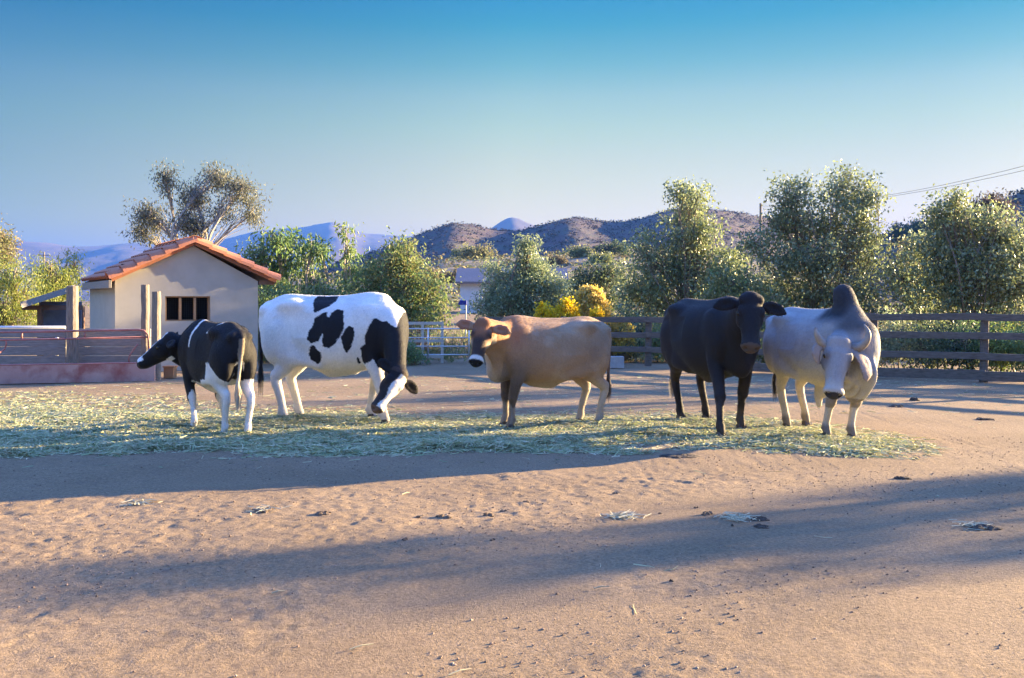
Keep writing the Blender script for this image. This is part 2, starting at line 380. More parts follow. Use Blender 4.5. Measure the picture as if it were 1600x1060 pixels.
def make_tree(name, label, cat, base, lobes, cols, leaf=.09, clumps=90, per=48, spread=.2, trunk_r=.09, stems=1, bark='bark',
              group=None, seed=0, droop=.5, aspect=.42, lm='leaf', fill=.55, top_bias=0.0, depth=1.0, stem_spread=.3, twig=True, density=1.0, sprays=0):
    """lobes: world-space ellipsoids (cx, cy, cz, rx, ry, rz)"""
    rng = np.random.default_rng(seed + 1000)
    base = np.array([base[0], base[1], float(ground_z(base[0], base[1])) - .03]) if len(base) == 2 else np.array(base, float)
    root = empty(name, base)
    tag(root, label, cat, group)
    Lb = np.array(lobes, float)
    if sprays:                                            # small shoots that break the outline
        ex = []
        for lb in Lb:
            for _ in range(sprays):
                a = rng.uniform(0, 6.28); el = rng.uniform(-.1, 1.45); q = rng.uniform(.95, 1.22); f = rng.uniform(.20, .34)
                ex.append((lb[0] + math.cos(a) * math.cos(el) * lb[3] * q, lb[1] + math.sin(a) * math.cos(el) * lb[4] * q, lb[2] + math.sin(el) * lb[5] * q, lb[3] * f * .8, lb[4] * f, lb[5] * f * 1.3))
        Lb = np.vstack([Lb, np.array(ex)])
    n_main = len(lobes)
    vol = Lb[:, 3] * Lb[:, 4] * Lb[:, 5]; wgt = vol ** .72; wgt /= wgt.sum()
    tb = MB(base); allC = []
    bases = []
    for s in range(stems):
        a = rng.uniform(0, 6.28); bases.append(base + np.array([math.cos(a), math.sin(a) * .6, 0]) * (stem_spread * rng.uniform(.3, 1) if stems > 1 else 0))
    for i, lb in enumerate(Lb):
        c = lb[:3]; r = lb[3:]
        b0 = bases[i % stems]
        # limb from the base region to the lobe
        h = max(c[2] - b0[2], .3)
        bend = np.array([rng.normal() * .08 * h, rng.normal() * .08 * h, 0])
        low = b0 + np.array([(c[0] - b0[0]) * .10, (c[1] - b0[1]) * .10, h * .33]) + bend * .5
        mid = b0 + np.array([(c[0] - b0[0]) * .45, (c[1] - b0[1]) * .45, h * .68]) + bend
        P = np.array([b0, low, mid, c, c + np.array([rng.normal() * .2, rng.normal() * .2, r[2] * .6])])
        q = np.linspace(0, 4, 13); Pp = np.stack([np.interp(q, range(5), P[:, j]) for j in range(3)], 1)
        Pp[1:-1] = (Pp[:-2] + Pp[1:-1] * 2 + Pp[2:]) / 4
        rr = trunk_r * (.45 if i >= n_main else 1) * (1.0 if stems > 1 else .85 + .3 * (i == 0))
        tb.tube(Pp, np.linspace(rr, rr * .16, 13), 7, True)
        k = max(3, int(clumps * wgt[i]))
        u = rng.normal(size=(k, 3)); u /= np.linalg.norm(u, axis=1)[:, None]
        rad = rng.uniform(0, 1, k) ** fill
        wob = 1 + .38 * noise3(u[:, 0] * 2.6 + i, u[:, 1] * 2.6, u[:, 2] * 2.6, seed) + .18 * (rng.uniform(size=k) < .10)
        C = c + u * r * (rad * wob)[:, None]
        C = C[C[:, 2] > base[2] + .1]
        allC.append(C)
        if twig:
            for cc in C[:: max(1, len(C) // 26)]:
                t0 = Pp[rng.integers(5, 12)]
                mdp = (t0 + cc) / 2 + np.array([0, 0, .12 * np.linalg.norm(cc - t0)])
                tb.tube(np.array([t0, mdp, cc]), [rr * .22 + .003, rr * .14 + .003, .004], 4, False)
    tb.build('trunk', M[bark], root, smooth=True)
    C = np.concatenate(allC)
    V, Fq, cl = leaves(C, max(4, int(per * density)), spread, leaf, cols, rng, droop, aspect)
    keep = np.repeat(V.reshape(-1, 4, 3)[:, :, 2].min(1) > base[2] + .02, 4)
    o = link('crown', np_mesh('crown', V - base, Fq[keep.reshape(-1, 4)[:, 0]], M[lm], False, cl), root)
    return root

def lob(D, *items, dy=.8):
    """lobes given in photo pixels at distance D"""
    out = []
    for j, it in enumerate(items):
        px, py, rx, ry = it[:4]; off = it[4] if len(it) > 4 else ((j * 37) % 5 - 2) * .22
        p = at(px, py, D + off); s = D / F
        out.append((p[0], p[1], p[2], rx * s, min(rx, ry) * s * dy + .15, ry * s))
    return out

G_SILV = [(0.217, 0.274, 0.141), (0.274, 0.342, 0.194), (0.16, 0.217, 0.114), (0.342, 0.388, 0.228)]
G_OLIVE = [(0.187, 0.221, 0.089), (0.265, 0.287, 0.11), (0.132, 0.176, 0.077), (0.31, 0.31, 0.132)]
G_FRESH = [(0.145, 0.246, 0.08), (0.203, 0.304, 0.116), (0.116, 0.203, 0.072), (0.246, 0.29, 0.102)]
G_YELL = [(0.286, 0.325, 0.065), (0.221, 0.286, 0.065), (0.156, 0.221, 0.052), (0.351, 0.351, 0.078)]
G_DARK = [(0.066, 0.104, 0.056), (0.094, 0.14, 0.066), (0.056, 0.085, 0.048)]
G_BLUE = [(0.123, 0.141, 0.108), (0.165, 0.174, 0.123), (0.099, 0.116, 0.083), (0.198, 0.182, 0.116)]
G_TAN = [(0.24, 0.192, 0.108), (0.18, 0.156, 0.084), (0.144, 0.144, 0.072), (0.288, 0.228, 0.132)]

# ------------------------------------------------------------------ cattle: signed distance field -> one continuous skin
class Field:
    def __init__(s, lo, hi, res):
        s.lo = np.array(lo, float); s.res = res
        s.n = np.ceil((np.array(hi) - s.lo) / res).astype(int) + 1
        s.f = np.full(s.n, 9.0, dtype=np.float32)
        s.ax = [(s.lo[i] + res * np.arange(s.n[i])).astype(np.float32) for i in range(3)]
    def sl(s, lo, hi):
        a = np.clip(np.floor((np.array(lo) - s.lo) / s.res).astype(int), 0, s.n - 1)
        b = np.clip(np.ceil((np.array(hi) - s.lo) / s.res).astype(int) + 1, a + 1, s.n)
        return tuple(slice(a[i], b[i]) for i in range(3))
    def co(s, sl):
        return s.ax[0][sl[0]][:, None, None], s.ax[1][sl[1]][None, :, None], s.ax[2][sl[2]][None, None, :]
    def merge(s, sl, g, k):
        f = s.f[sl]
        h = np.clip(.5 + .5 * (f - g) / k, 0, 1)
        s.f[sl] = f + (g - f) * h - k * h * (1 - h)
    def carve(s, c, r, k=.01):
        c = np.array(c); r = np.broadcast_to(np.array(r, float), (3,))
        sl = s.sl(c - r - .06, c + r + .06); x, y, z = s.co(sl)
        g = -(np.sqrt(((x - c[0]) / r[0]) ** 2 + ((y - c[1]) / r[1]) ** 2 + ((z - c[2]) / r[2]) ** 2) - 1) * r.min()
        f = s.f[sl]; h = np.clip(.5 - .5 * (f - g) / k, 0, 1)
        s.f[sl] = f + (g - f) * h + k * h * (1 - h)
    def ell(s, c, r, k=.04, R=None):
        c = np.array(c, float); r = np.broadcast_to(np.array(r, float), (3,)); m = r.max() + k + .03
        sl = s.sl(c - m, c + m); x, y, z = s.co(sl); x, y, z = x - c[0], y - c[1], z - c[2]
        if R is not None:
            R = np.array(R, float)
            x, y, z = [R[i][0] * x + R[i][1] * y + R[i][2] * z for i in range(3)]
        ee = np.sqrt((x / r[0]) ** 2 + (y / r[1]) ** 2 + (z / r[2]) ** 2) + 1e-3
        g = np.sqrt(x * x + y * y + z * z + 1e-8) * (1 - 1 / ee)
        s.merge(sl, g.astype(np.float32), k)
    def loft(s, st, k=.05, p=2.3):
        """stations (x, zc, half height, half width) along x"""
        st = np.array(st, float); xs = s.ax[0]
        q = np.linspace(st[0, 0], st[-1, 0], 160)
        def cr(col):   # smooth interpolation
            v = np.interp(q, st[:, 0], st[:, col]); kk = np.ones(21) / 21
            return np.interp(xs, q, np.convolve(np.pad(v, 10, 'edge'), kk, 'valid'))
        zc, b, a = cr(1), cr(2), cr(3)
        dx = np.maximum(np.maximum(st[0, 0] - xs, xs - st[-1, 0]), 0)
        sl = s.sl((st[0, 0] - .3, -.6, .2), (st[-1, 0] + .3, .6, 2.0)); x, y, z = s.co(sl)
        i = sl[0]; zc, b, a, dx = [t[i][:, None, None].astype(np.float32) for t in (zc, b, a, dx)]
        e = (np.abs(y / a) ** p + np.abs((z - zc) / b) ** p) ** (1 / p)
        e = np.sqrt(e ** 2 + (dx / (a * .6)) ** 2)
        s.merge(sl, ((e - 1) * np.minimum(a, b)).astype(np.float32), k)
    def chain(s, P, A, B=None, lat=(0, 1, 0), k=.04, sub=4):
        P = np.array(P, float); A = np.array(A, float); B = A if B is None else np.array(B, float)
        n = len(P)
        if sub > 1 and n > 2:
            Pe = np.vstack([2 * P[0] - P[1], P, 2 * P[-1] - P[-2]]); Q = []; T = []
            for i in range(n - 1):
                p0, p1, p2, p3 = Pe[i:i + 4]
                for t in np.arange(sub) / sub:
                    Q.append(.5 * (2 * p1 + (p2 - p0) * t + (2 * p0 - 5 * p1 + 4 * p2 - p3) * t * t + (3 * p1 - p0 - 3 * p2 + p3) * t ** 3)); T.append(i + t)
            Q.append(P[-1]); T.append(n - 1)
            A = np.interp(T, range(n), A); B = np.interp(T, range(n), B); P = np.array(Q)
        lat = np.array(lat, float); lat /= np.linalg.norm(lat)
        rm = np.maximum(A, B); mg = k + .03
        lo = P.min(0) - rm.max() - mg - .01; hi = P.max(0) + rm.max() + mg + .01
        SL = s.sl(lo, hi); g = np.full([q.stop - q.start for q in SL], 9.0, np.float32)
        for i in range(len(P) - 1):
            r = max(rm[i], rm[i + 1]) + mg
            sl = s.sl(np.minimum(P[i], P[i + 1]) - r, np.maximum(P[i], P[i + 1]) + r)
            x, y, z = s.co(sl); d = P[i + 1] - P[i]; dd = d @ d + 1e-9
            px, py, pz = x - P[i][0], y - P[i][1], z - P[i][2]
            t = np.clip((px * d[0] + py * d[1] + pz * d[2]) / dd, 0, 1)
            qx, qy, qz = px - t * d[0], py - t * d[1], pz - t * d[2]
            du = qx * lat[0] + qy * lat[1] + qz * lat[2]
            dv2 = np.maximum(qx * qx + qy * qy + qz * qz - du * du, 0)
            a = A[i] + (A[i + 1] - A[i]) * t; bb = B[i] + (B[i + 1] - B[i]) * t
            ee = np.sqrt((du / a) ** 2 + dv2 / bb ** 2) + 1e-3; v = np.sqrt(du * du + dv2 + 1e-8) * (1 - 1 / ee)
            loc = tuple(slice(sl[j].start - SL[j].start, sl[j].stop - SL[j].start) for j in range(3))
            g[loc] = np.minimum(g[loc], v)
        s.merge(SL, g, k)
    def skin(s, smooth=2):
        f = s.f; ins = f < 0
        nx, ny, nz = f.shape
        cs = np.zeros((nx - 1, ny - 1, nz - 1), np.int8)
        for a in (0, 1):
            for b in (0, 1):
                for c in (0, 1): cs += ins[a:nx - 1 + a, b:ny - 1 + b, c:nz - 1 + c]
        act = np.argwhere((cs > 0) & (cs < 8))
        idx = np.full(cs.shape, -1, np.int32); idx[tuple(act.T)] = np.arange(len(act))
        acc = np.zeros((len(act), 3)); cnt = np.zeros(len(act))
        cor = [(a, b, c) for a in (0, 1) for b in (0, 1) for c in (0, 1)]
        vals = {c: f[act[:, 0] + c[0], act[:, 1] + c[1], act[:, 2] + c[2]] for c in cor}
        for c in cor:
            for ax in range(3):
                if c[ax]: continue
                e = list(c); e[ax] = 1; e = tuple(e)
                v0, v1 = vals[c], vals[e]; m = (v0 < 0) != (v1 < 0)
                t = np.where(m, v0 / np.where(m, v0 - v1, 1), 0)
                p = np.tile(np.array(c, float), (len(act), 1)); p[:, ax] = t
                acc[m] += p[m]; cnt[m] += 1
        V = s.lo + s.res * (act + acc / cnt[:, None])
        Fs = []
        for ax in range(3):
            o1, o2 = (ax + 1) % 3, (ax + 2) % 3
            sl0 = [slice(1, -1)] * 3; sl1 = [slice(1, -1)] * 3; sl0[ax] = slice(0, -1); sl1[ax] = slice(1, None)
            a, b = ins[tuple(sl0)], ins[tuple(sl1)]
            e = np.argwhere(a != b); pos = e.copy(); pos[:, o1] += 1; pos[:, o2] += 1
            def cell(d1, d2):
                q = pos.copy(); q[:, o1] -= d1; q[:, o2] -= d2; return idx[tuple(q.T)]
            qd = np.stack([cell(1, 1), cell(0, 1), cell(0, 0), cell(1, 0)], 1)
            fl = ~a[tuple(e.T)]; qd[fl] = qd[fl][:, ::-1]; Fs.append(qd)
        Fq = np.concatenate(Fs)
        E = np.concatenate([Fq[:, [i, (i + 1) % 4]] for i in range(4)])
        deg = np.bincount(E[:, 0], minlength=len(V)) + np.bincount(E[:, 1], minlength=len(V))
        for it in range(smooth):
            lam = .5 if it % 2 == 0 else -.35
            sm = np.stack([np.bincount(E[:, 0], V[E[:, 1], j], len(V)) + np.bincount(E[:, 1], V[E[:, 0], j], len(V)) for j in range(3)], 1)
            V = V + lam * (sm / deg[:, None] - V)
        return V, Fq

def in_poly(x, z, poly):
    poly = np.array(poly, float); r = np.zeros(x.shape, bool); j = len(poly) - 1
    for i in range(len(poly)):
        xi, zi = poly[i]; xj, zj = poly[j]
        r ^= ((zi > z) != (zj > z)) & (x < (xj - xi) * (z - zi) / (zj - zi + 1e-12) + xi); j = i
    return r

def claw_mesh():
    mb = MB()
    for s in (-1, 1):
        prof = [(-.045, .0), (.05, .0), (.062, .012), (.02, .062), (-.04, .052)]
        yi, yo = .004 * s, .047 * s
        V = [(x, yi, z) for x, z in prof] + [(x * .92, yo, z * .96 + .0) for x, z in prof]
        n = 5
        mb.add(V, [tuple(range(n)), tuple(range(2 * n - 1, n - 1, -1))] + [(i, (i + 1) % n, n + (i + 1) % n, n + i) for i in range(n)])
    return mb.mesh('hoof', M['hoof'])
CLAW = claw_mesh()

def make_cow(name, label, pos, heading, s, poll, muzzle, up, feet, color, group, head=1.0, hump=0, horns=None, droop_ears=0, fat=1.0, neck_drop=.0,
             sheath=0, dewlap=0.0, tail_col=(.02, .02, .02), tail_sway=0.0, lx=1.0, ear_pose=((0.03, .20, -.03), (0.03, .20, -.03)), seed=0, poll_tuft=None,
             neckmid=None, tail_hang=.62, hw=1.0):
    """pos (x, y) on the ground under the barrel, heading in degrees; poll and muzzle are world points, feet photo pixels"""
    rng = np.random.default_rng(seed)
    ch, sh = math.cos(math.radians(heading)), math.sin(math.radians(heading))
    gz = float(ground_z(pos[0], pos[1]))
    def w2l(p):
        dx, dy = p[0] - pos[0], p[1] - pos[1]
        return np.array([(dx * ch + dy * sh) / s, (-dx * sh + dy * ch) / s, (p[2] - gz) / s])
    def dirl(v):
        v = np.array(v, float); return np.array([v[0] * ch + v[1] * sh, -v[0] * sh + v[1] * ch, v[2]])
    po, mu = w2l(poll), w2l(muzzle)
    fw = mu - po; hl = np.linalg.norm(fw); fw /= hl
    upv = dirl(up); upv -= fw * (upv @ fw); upv /= np.linalg.norm(upv)
    latv = np.cross(upv, fw)                              # head's left
    hs_ = hl / .53                                        # head scale from poll-muzzle length
    def H(x, y, z): return po + hs_ * (fw * x + latv * y * hw + upv * z)
    RH = np.array([fw, latv, upv])
    lo = np.minimum([-1.12 * lx, -.62, -.01], np.minimum(po, mu) - .45); hi = np.maximum([1.0 * lx, .62, 1.62 + hump], np.maximum(po, mu) + .45)
    fl = Field(lo, hi, .0125 / s)
    # barrel
    st = [(-.88, 1.20, .17, .13), (-.80, 1.17, .25, .20), (-.64, 1.13, .335, .265), (-.46, 1.09, .385, .30), (-.22, 1.045, .415, .33), (.05, 1.015, .445, .355),
          (.32, 1.03, .435, .32), (.55, 1.06, .415, .27), (.72, 1.08, .35, .215), (.83, 1.08, .26, .16)]
    st = [(x * lx, zc, b, a * fat) for x, zc, b, a in st]
    fl.loft(st, .03, 2.25)
    fl.chain([(-.84 * lx, 0, 1.36), (-.62 * lx, 0, 1.445), (-.3, 0, 1.43), (0.1, 0, 1.43), (.45 * lx, 0, 1.46), (.62 * lx, 0, 1.44)], [.05, .06, .05, .05, .07, .07], k=.10)
    for y in (-1, 1):
        fl.ell((-.47 * lx, .215 * y * fat, 1.375), (.14, .07, .055), .14)          # hook bones
        fl.ell((-.86 * lx, .115 * y, 1.325), (.06, .05, .05), .08)                 # pin bones
        fl.ell((.54 * lx, .215 * y, 1.10), (.17, .075, .27), .10, [(.96, 0, .28), (0, 1, 0), (-.28, 0, .96)])   # shoulder blade
        fl.ell((-.68 * lx, .165 * y, 1.02), (.20, .125, .30), .10)                 # thigh
    fl.ell((.74 * lx, 0, .80), (.13, .12, .14), .12)                               # brisket
    for y in (-1, 1):
        fl.carve((-.30 * lx, .455 * y * fat, 1.24), (.18, .10, .15), .16)            # hollow in front of the hip
        fl.carve((-.67 * lx, .455 * y * fat, 1.29), (.15, .12, .10), .14)            # between hook and pin
    fl.chain([(-.40 * lx, .23, .75), (-.28, .235, .72), (-.14, .21, .68)], [.04, .03, .02], [.08, .045, .02], k=.13)
    fl.chain([(-.40 * lx, -.23, .75), (-.28, -.235, .72), (-.14, -.21, .68)], [.04, .03, .02], [.08, .045, .02], k=.13)
    # legs
    names = ('FL', 'FR', 'HL', 'HR'); hoofs = []
    for nme in names:
        y = 1 if nme[1] == 'L' else -1
        fx0, fy0 = ((.56 * lx, .165 * y) if nme[0] == 'F' else (-.74 * lx, .165 * y))
        ft = feet.get(nme)
        if ft is None: ox = oy = 0
        else:
            w = gpt(*ft); q = w2l((w[0], w[1], gz)); ox, oy = np.clip(q[0] - fx0, -.30, .30), np.clip(q[1] - fy0, -.14, .14)
        X = lambda fr: fx0 + ox * fr
        Y = lambda fr, yy=.165: yy * y + oy * fr
        if nme[0] == 'F':
            P = [(.60 * lx, .19 * y, 1.02), (.52 * lx + ox * .12, Y(.1, .195), .80), (X(.35) - .005, Y(.3, .185), .60), (X(.62), Y(.6, .17), .44), (X(.78) - .004, Y(.8), .33), (X(.95) - .008, Y(.95), .19), (X(1) - .005, Y(1), .125), (X(1) + .018, Y(1), .055)]
            A = [.10, .085, .066, .056, .040, .037, .047, .044]; B = [.15, .115, .078, .062, .045, .042, .054, .052]
            fl.chain(P, A, B, k=.035, sub=4)
            fl.ell((X(.62) + .012, Y(.6, .17), .435), (.055, .055, .06), .03)
        else:
            hk = (X(.86) - .072, Y(.75), .52)
            P = [(-.62 * lx, .17 * y, 1.06), (-.54 * lx + ox * .18, Y(.15, .19), .82), (-.63 * lx + ox * .5, Y(.4, .18), .68), hk, (hk[0] * .5 + X(.95) * .5 - .01, Y(.8), .36), (X(.95) - .012, Y(.95), .20), (X(1) - .012, Y(1), .125), (X(1) + .014, Y(1), .055)]
            A = [.13, .115, .075, .050, .042, .039, .048, .045]; B = [.21, .165, .10, .066, .052, .045, .055, .053]
            fl.chain(P, A, B, k=.04, sub=4)
            fl.ell((hk[0] - .035, hk[1], hk[2] + .035), (.035, .032, .055), .03)
            fl.ell((-.73 * lx + ox * .2, Y(.2, .16), .86), (.13, .085, .18), .08)
        for dsgn in (-1, 1):
            fl.ell((X(1) - .05, Y(1) + .02 * dsgn, .105), (.018, .014, .018), .012)      # dew claws
        hoofs.append((X(1) + .02, Y(1)))
    # neck
    nb, nt = np.array([.60 * lx, 0, 1.14]), H(.03, 0, -.06)
    nm = (nb + nt) / 2 + np.array([.0, 0, .05 - neck_drop]) if neckmid is None else w2l(neckmid)
    if neckmid is not None: nm[1] *= .8
    nlat = np.cross(nt - nb, np.array([0, 0, 1.])); nlat = nlat if np.linalg.norm(nlat) > .12 else latv
    if nlat @ np.array([0, 1, 0]) < 0: nlat = -nlat
    fl.chain([(.42 * lx, 0, 1.12), nb, nm, nt], [.20, .185, .135, .10 * hs_], [.34, .30, .215, .13 * hs_], lat=nlat, k=.10, sub=6)
    # dewlap
    dl = dewlap
    fl.chain([(.78 * lx, 0, .78), nb * .35 + nm * .65 + np.array([.06, 0, -.24 - dl * .25]), H(.14, 0, -.20)], [.05, .03, .035], [.10 + dl * .12, .07 + dl * .14, .05], k=.08, sub=5)
    # head
    ears = []
    sk = [(.02, -.02), (.13, -.035), (.25, -.045), (.37, -.052), (.46, -.056), (.50, -.062)]
    fl.chain([H(x, 0, z) for x, z in sk], np.array([.098, .112, .088, .070, .074, .066]) * hs_ * hw, np.array([.09, .108, .10, .082, .076, .062]) * hs_, lat=latv, k=.03)
    fl.chain([H(.10, 0, -.14), H(.28, 0, -.125), H(.45, 0, -.105)], np.array([.078, .055, .052]) * hs_ * hw, np.array([.065, .05, .04]) * hs_, lat=latv, k=.05)
    fl.ell(H(.488, 0, -.052), np.array([.045, .088 * hw, .066]) * hs_, .03, RH)
    fl.ell(H(.0, 0, .03), np.array([.05, .075 * hw, .05]) * hs_, .06, RH)
    if poll_tuft: [fl.ell(H(.0 + rng.uniform(-.02, .03), y * .075, .035 + rng.uniform(-.01, .015)), np.array([.045, .04, .035]) * hs_, .03, RH) for y in (-1, -.4, .3, 1)]
    for y in (-1, 1):
        fl.ell(H(.145, .088 * y, .012), np.array([.05, .032, .032]) * hs_, .03, RH)    # brow
        fl.ell(H(.19, .085 * y, -.075), np.array([.08, .03, .06]) * hs_, .05, RH)     # cheek
        fl.carve(H(.528, .042 * y, -.035), .020 * hs_, .012)
        e = ear_pose[0 if y > 0 else 1]; 
        r0 = np.array([.045, .10 * y, -.045])
        if droop_ears:
            tip = r0 + np.array([e[0], e[1] * y, e[2]]); mid = (r0 + tip) / 2 + np.array([-.03, .05 * y, .01]); wA = [.035, .085, .085, .035] if y > 0 else [.03, .05, .045, .02]
        else:
            tip = r0 + np.array([e[0], e[1] * y, e[2]]); mid = (r0 + tip) / 2 + np.array([-.012, 0, .012]); wA = [.03, .066, .064, .024]
        ept = [H(*r0), H(*(r0 * .6 + tip * .4 + (mid - (r0 + tip) / 2))), H(*(r0 * .3 + tip * .7 + (mid - (r0 + tip) / 2) * .8)), H(*tip)]
        ev = np.array(ept[3]) - np.array(ept[0]); ev /= np.linalg.norm(ev)
        thin = upv * .93 + fw * .35 if not droop_ears else upv * .8 + latv * y * .6
        thin = thin - ev * (thin @ ev); thin /= np.linalg.norm(thin)
        fl.chain(ept, np.array([.022, .020, .018, .012]) * hs_, np.array(wA) * hs_, lat=thin, k=.015, sub=5)
        ears.append((np.array(ept), ev))
        cm = (np.array(ept[1]) * .5 + np.array(ept[2]) * .5) + thin * (.040 if droop_ears else .026) * hs_
        w3 = np.cross(thin, ev)
        # hollow of the ear
        csl = [ev, w3, thin]
        rr = np.array([.075, .036, .022]) * hs_
        mgl = fl.sl(cm - .14, cm + .14); x, yv, z = fl.co(mgl); x, yv, z = x - cm[0], yv - cm[1], z - cm[2]
        q = [c[0] * x + c[1] * yv + c[2] * z for c in csl]
        g = -(np.sqrt(sum((q[i] / rr[i]) ** 2 for i in range(3))) - 1) * rr.min()
        fl.f[mgl] = np.maximum(fl.f[mgl], g.astype(np.float32))
    if hump:
        hc = np.array([.50 * lx, 0, 1.46])
        fl.chain([hc + (.0, 0, -.08), hc + (-.03, 0, hump * .32), hc + (-.07, 0, hump * .68)], [.15, .125, .112], [.19, .15, .128], k=.06, sub=5)
    if sheath:
        fl.chain([(.12, 0, .62), (-.02, 0, .60 - sheath * .5), (-.02, 0, .60 - sheath)], [.05, .042, .028], [.16, .075, .035], k=.06)
    else:
        fl.chain([(.24, 0, .61), (.05, 0, .585), (-.06, 0, .575), (-.13, 0, .61), (-.24, 0, .66)], [.03, .04, .035, .03, .02], [.03, .045, .045, .03, .02], k=.09)
    # tail
    tl = [(-.86 * lx, 0, 1.38), (-.945 * lx, .01, 1.30), (-.965 * lx, .02 + tail_sway * .3, 1.05), (-.955 * lx, .02 + tail_sway * .7, .82), (-.95 * lx, .02 + tail_sway, tail_hang)]
    fl.chain(tl, [.045, .036, .026, .022, .018], k=.03, sub=6)
    V, Fq = fl.skin(3)
    # head-space coordinates for colouring
    Hc = np.stack([(V - po) @ fw, (V - po) @ latv / hw, (V - po) @ upv], 1) / hs_
    core = (np.abs(Hc[:, 1]) < .15) & (Hc[:, 2] > -.235) & (Hc[:, 2] < .16) & (Hc[:, 0] > -.015) & (Hc[:, 0] < .62)
    ear = np.zeros(len(V), bool)
    for ep, ev in ears:
        q = V - ep[0]; t = np.clip(q @ ev, 0, np.linalg.norm(ep[3] - ep[0])); dst = np.linalg.norm(q - t[:, None] * ev, axis=1)
        ear |= (dst < .085 * hs_) & (q @ ev > .02) & (np.abs(Hc[:, 1]) > .118)
    is_head = core | ear
    ta = np.array(tl); tcx = np.interp(V[:, 2], ta[::-1, 2], ta[::-1, 0]); tcy = np.interp(V[:, 2], ta[::-1, 2], ta[::-1, 1])
    tail = (np.hypot(V[:, 0] - tcx, V[:, 1] - tcy) < .042) & (V[:, 2] < 1.31) & (V[:, 2] > .4) & (V[:, 0] < -.90 * lx)
    colr = color(V, Hc, is_head, ear, tail, rng)
    mot = fbm(V[:, 0] * 7, V[:, 1] * 7, V[:, 2] * 5, oct=4, seed=300 + seed)[:, None]
    dirt = (sstep(V[:, 2], .50, .10) * .35 + sstep(V[:, 2], .8, .5) * .10)[:, None] * np.clip(.5 + mot * 1.4, 0, 1)
    grime = np.clip(fbm(V[:, 0] * 2.3, V[:, 1] * 2.3, V[:, 2] * 2.3, oct=4, seed=400 + seed) + .1, 0, 1)[:, None] * .34 * (colr.mean(1) > .25)[:, None]
    colr = colr * (1 - grime) + np.array((.46, .38, .28)) * grime
    colr = colr * (1 + .13 * mot); colr = colr * (1 - dirt) + np.array((.20, .145, .095)) * dirt
    root = empty(name, (pos[0], pos[1], gz), math.radians(heading))
    tag(root, label, 'cow', group)
    link('body', np_mesh('body', V * s, Fq, M['coat'], True, colr), root)
    # short coat hair lying along the body
    nn_ = 42000; a, b_, c_ = V[Fq[:, 0]], V[Fq[:, 1]], V[Fq[:, 3]]
    fn = np.cross(b_ - a, c_ - a); fn /= np.linalg.norm(fn, axis=1)[:, None] + 1e-9
    pick = rng.integers(0, len(Fq), nn_); t1, t2 = rng.uniform(0, 1, (2, nn_, 1))
    P0 = a[pick] + (b_ - a)[pick] * t1 + (c_ - a)[pick] * t2; nr = fn[pick]
    keep = ~((Hc[Fq[pick, 0], 0] > .44) & core[Fq[pick, 0]]) & (P0[:, 2] > .10); P0, nr, pick = P0[keep], nr[keep], pick[keep]
    fld = np.array([-.62, 0, -.78]) + rng.normal(0, .22, (len(P0), 3)); hh = core[Fq[pick, 0]]; fld[hh] = fw + rng.normal(0, .2, (hh.sum(), 3))
    fld -= nr * (fld * nr).sum(1)[:, None]; fld /= np.linalg.norm(fld, axis=1)[:, None] + 1e-9
    dr = fld + nr * rng.uniform(.18, .55, (len(P0), 1)); sdv = np.cross(fld, nr) * .0021
    hl_ = (rng.uniform(.012, .024, len(P0)) * np.where(hh, .6, 1))[:, None] / s
    HV_ = np.stack([P0 - sdv, P0 + sdv, P0 + dr * hl_], 1).reshape(-1, 3)
    hc_ = np.repeat(colr[Fq[pick, 0]] * rng.uniform(.72, 1.25, (len(P0), 1)), 3, 0)
    tag(link('coat_hair', np_mesh('coat_hair', HV_ * s, np.arange(len(HV_)).reshape(-1, 3), M['tail_hair'], False, hc_), root), kind='stuff')
    for hx, hy in hoofs:
        o = link('hoof', CLAW, root); o.location = (hx * s, hy * s, .004); o.scale = (s * 1.02, s * 1.05, s * 1.05)
    for y in (-1, 1):
        c = H(.168, .100 * y, -.008) * s
        em = MB(); u = np.linspace(0, math.pi, 9); r = .026 * hs_ * s
        Vv = [(r * math.sin(a) * math.cos(bb), r * math.sin(a) * math.sin(bb), r * math.cos(a)) for a in u for bb in np.linspace(0, 2 * math.pi, 12, endpoint=False)]
        Ff = [(i * 12 + j, i * 12 + (j + 1) % 12, (i + 1) * 12 + (j + 1) % 12, (i + 1) * 12 + j) for i in range(8) for j in range(12)]
        em.add(Vv, Ff); o = em.build('eye', M['eye'], root, True); o.location = tuple(c)
    if horns:
        for hn in horns:
            P = np.array([w2l(p) for p in hn]) * s
            q = np.linspace(0, len(P) - 1, 16); Pp = np.stack([np.interp(q, range(len(P)), P[:, j]) for j in range(3)], 1)
            for _ in range(3): Pp[1:-1] = (Pp[:-2] + 2 * Pp[1:-1] + Pp[2:]) / 4
            hm = MB(); hm.tube(Pp, np.interp(np.linspace(0, 1, 16), [0, .25, .7, 1], [.056, .050, .032, .007]), 12)
            hm.build('horn', M['horn'], root, True)
    # tail switch: strands of hair
    sw = []; sf = []; te = np.array(tl[-1]) * s
    for i in range(140):
        a = rng.uniform(0, 6.28); r0 = .016 * math.sqrt(rng.uniform()); ln = rng.uniform(.18, .36) * s
        p0 = te + np.array([math.cos(a) * r0, math.sin(a) * r0, rng.uniform(-.02, .10)])
        d = np.array([math.cos(a), math.sin(a), 0]) * rng.uniform(.0, .045); wv = np.array([-math.sin(a), math.cos(a), 0]) * .0035
        b0 = len(sw)
        for t in (0, .5, 1):
            p = p0 + np.array([0, 0, -ln * t]) + d * math.sin(t * 2.4)
            sw += [p - wv * (1.2 - t), p + wv * (1.2 - t)]
        sf += [(b0, b0 + 1, b0 + 3, b0 + 2), (b0 + 2, b0 + 3, b0 + 5, b0 + 4)]
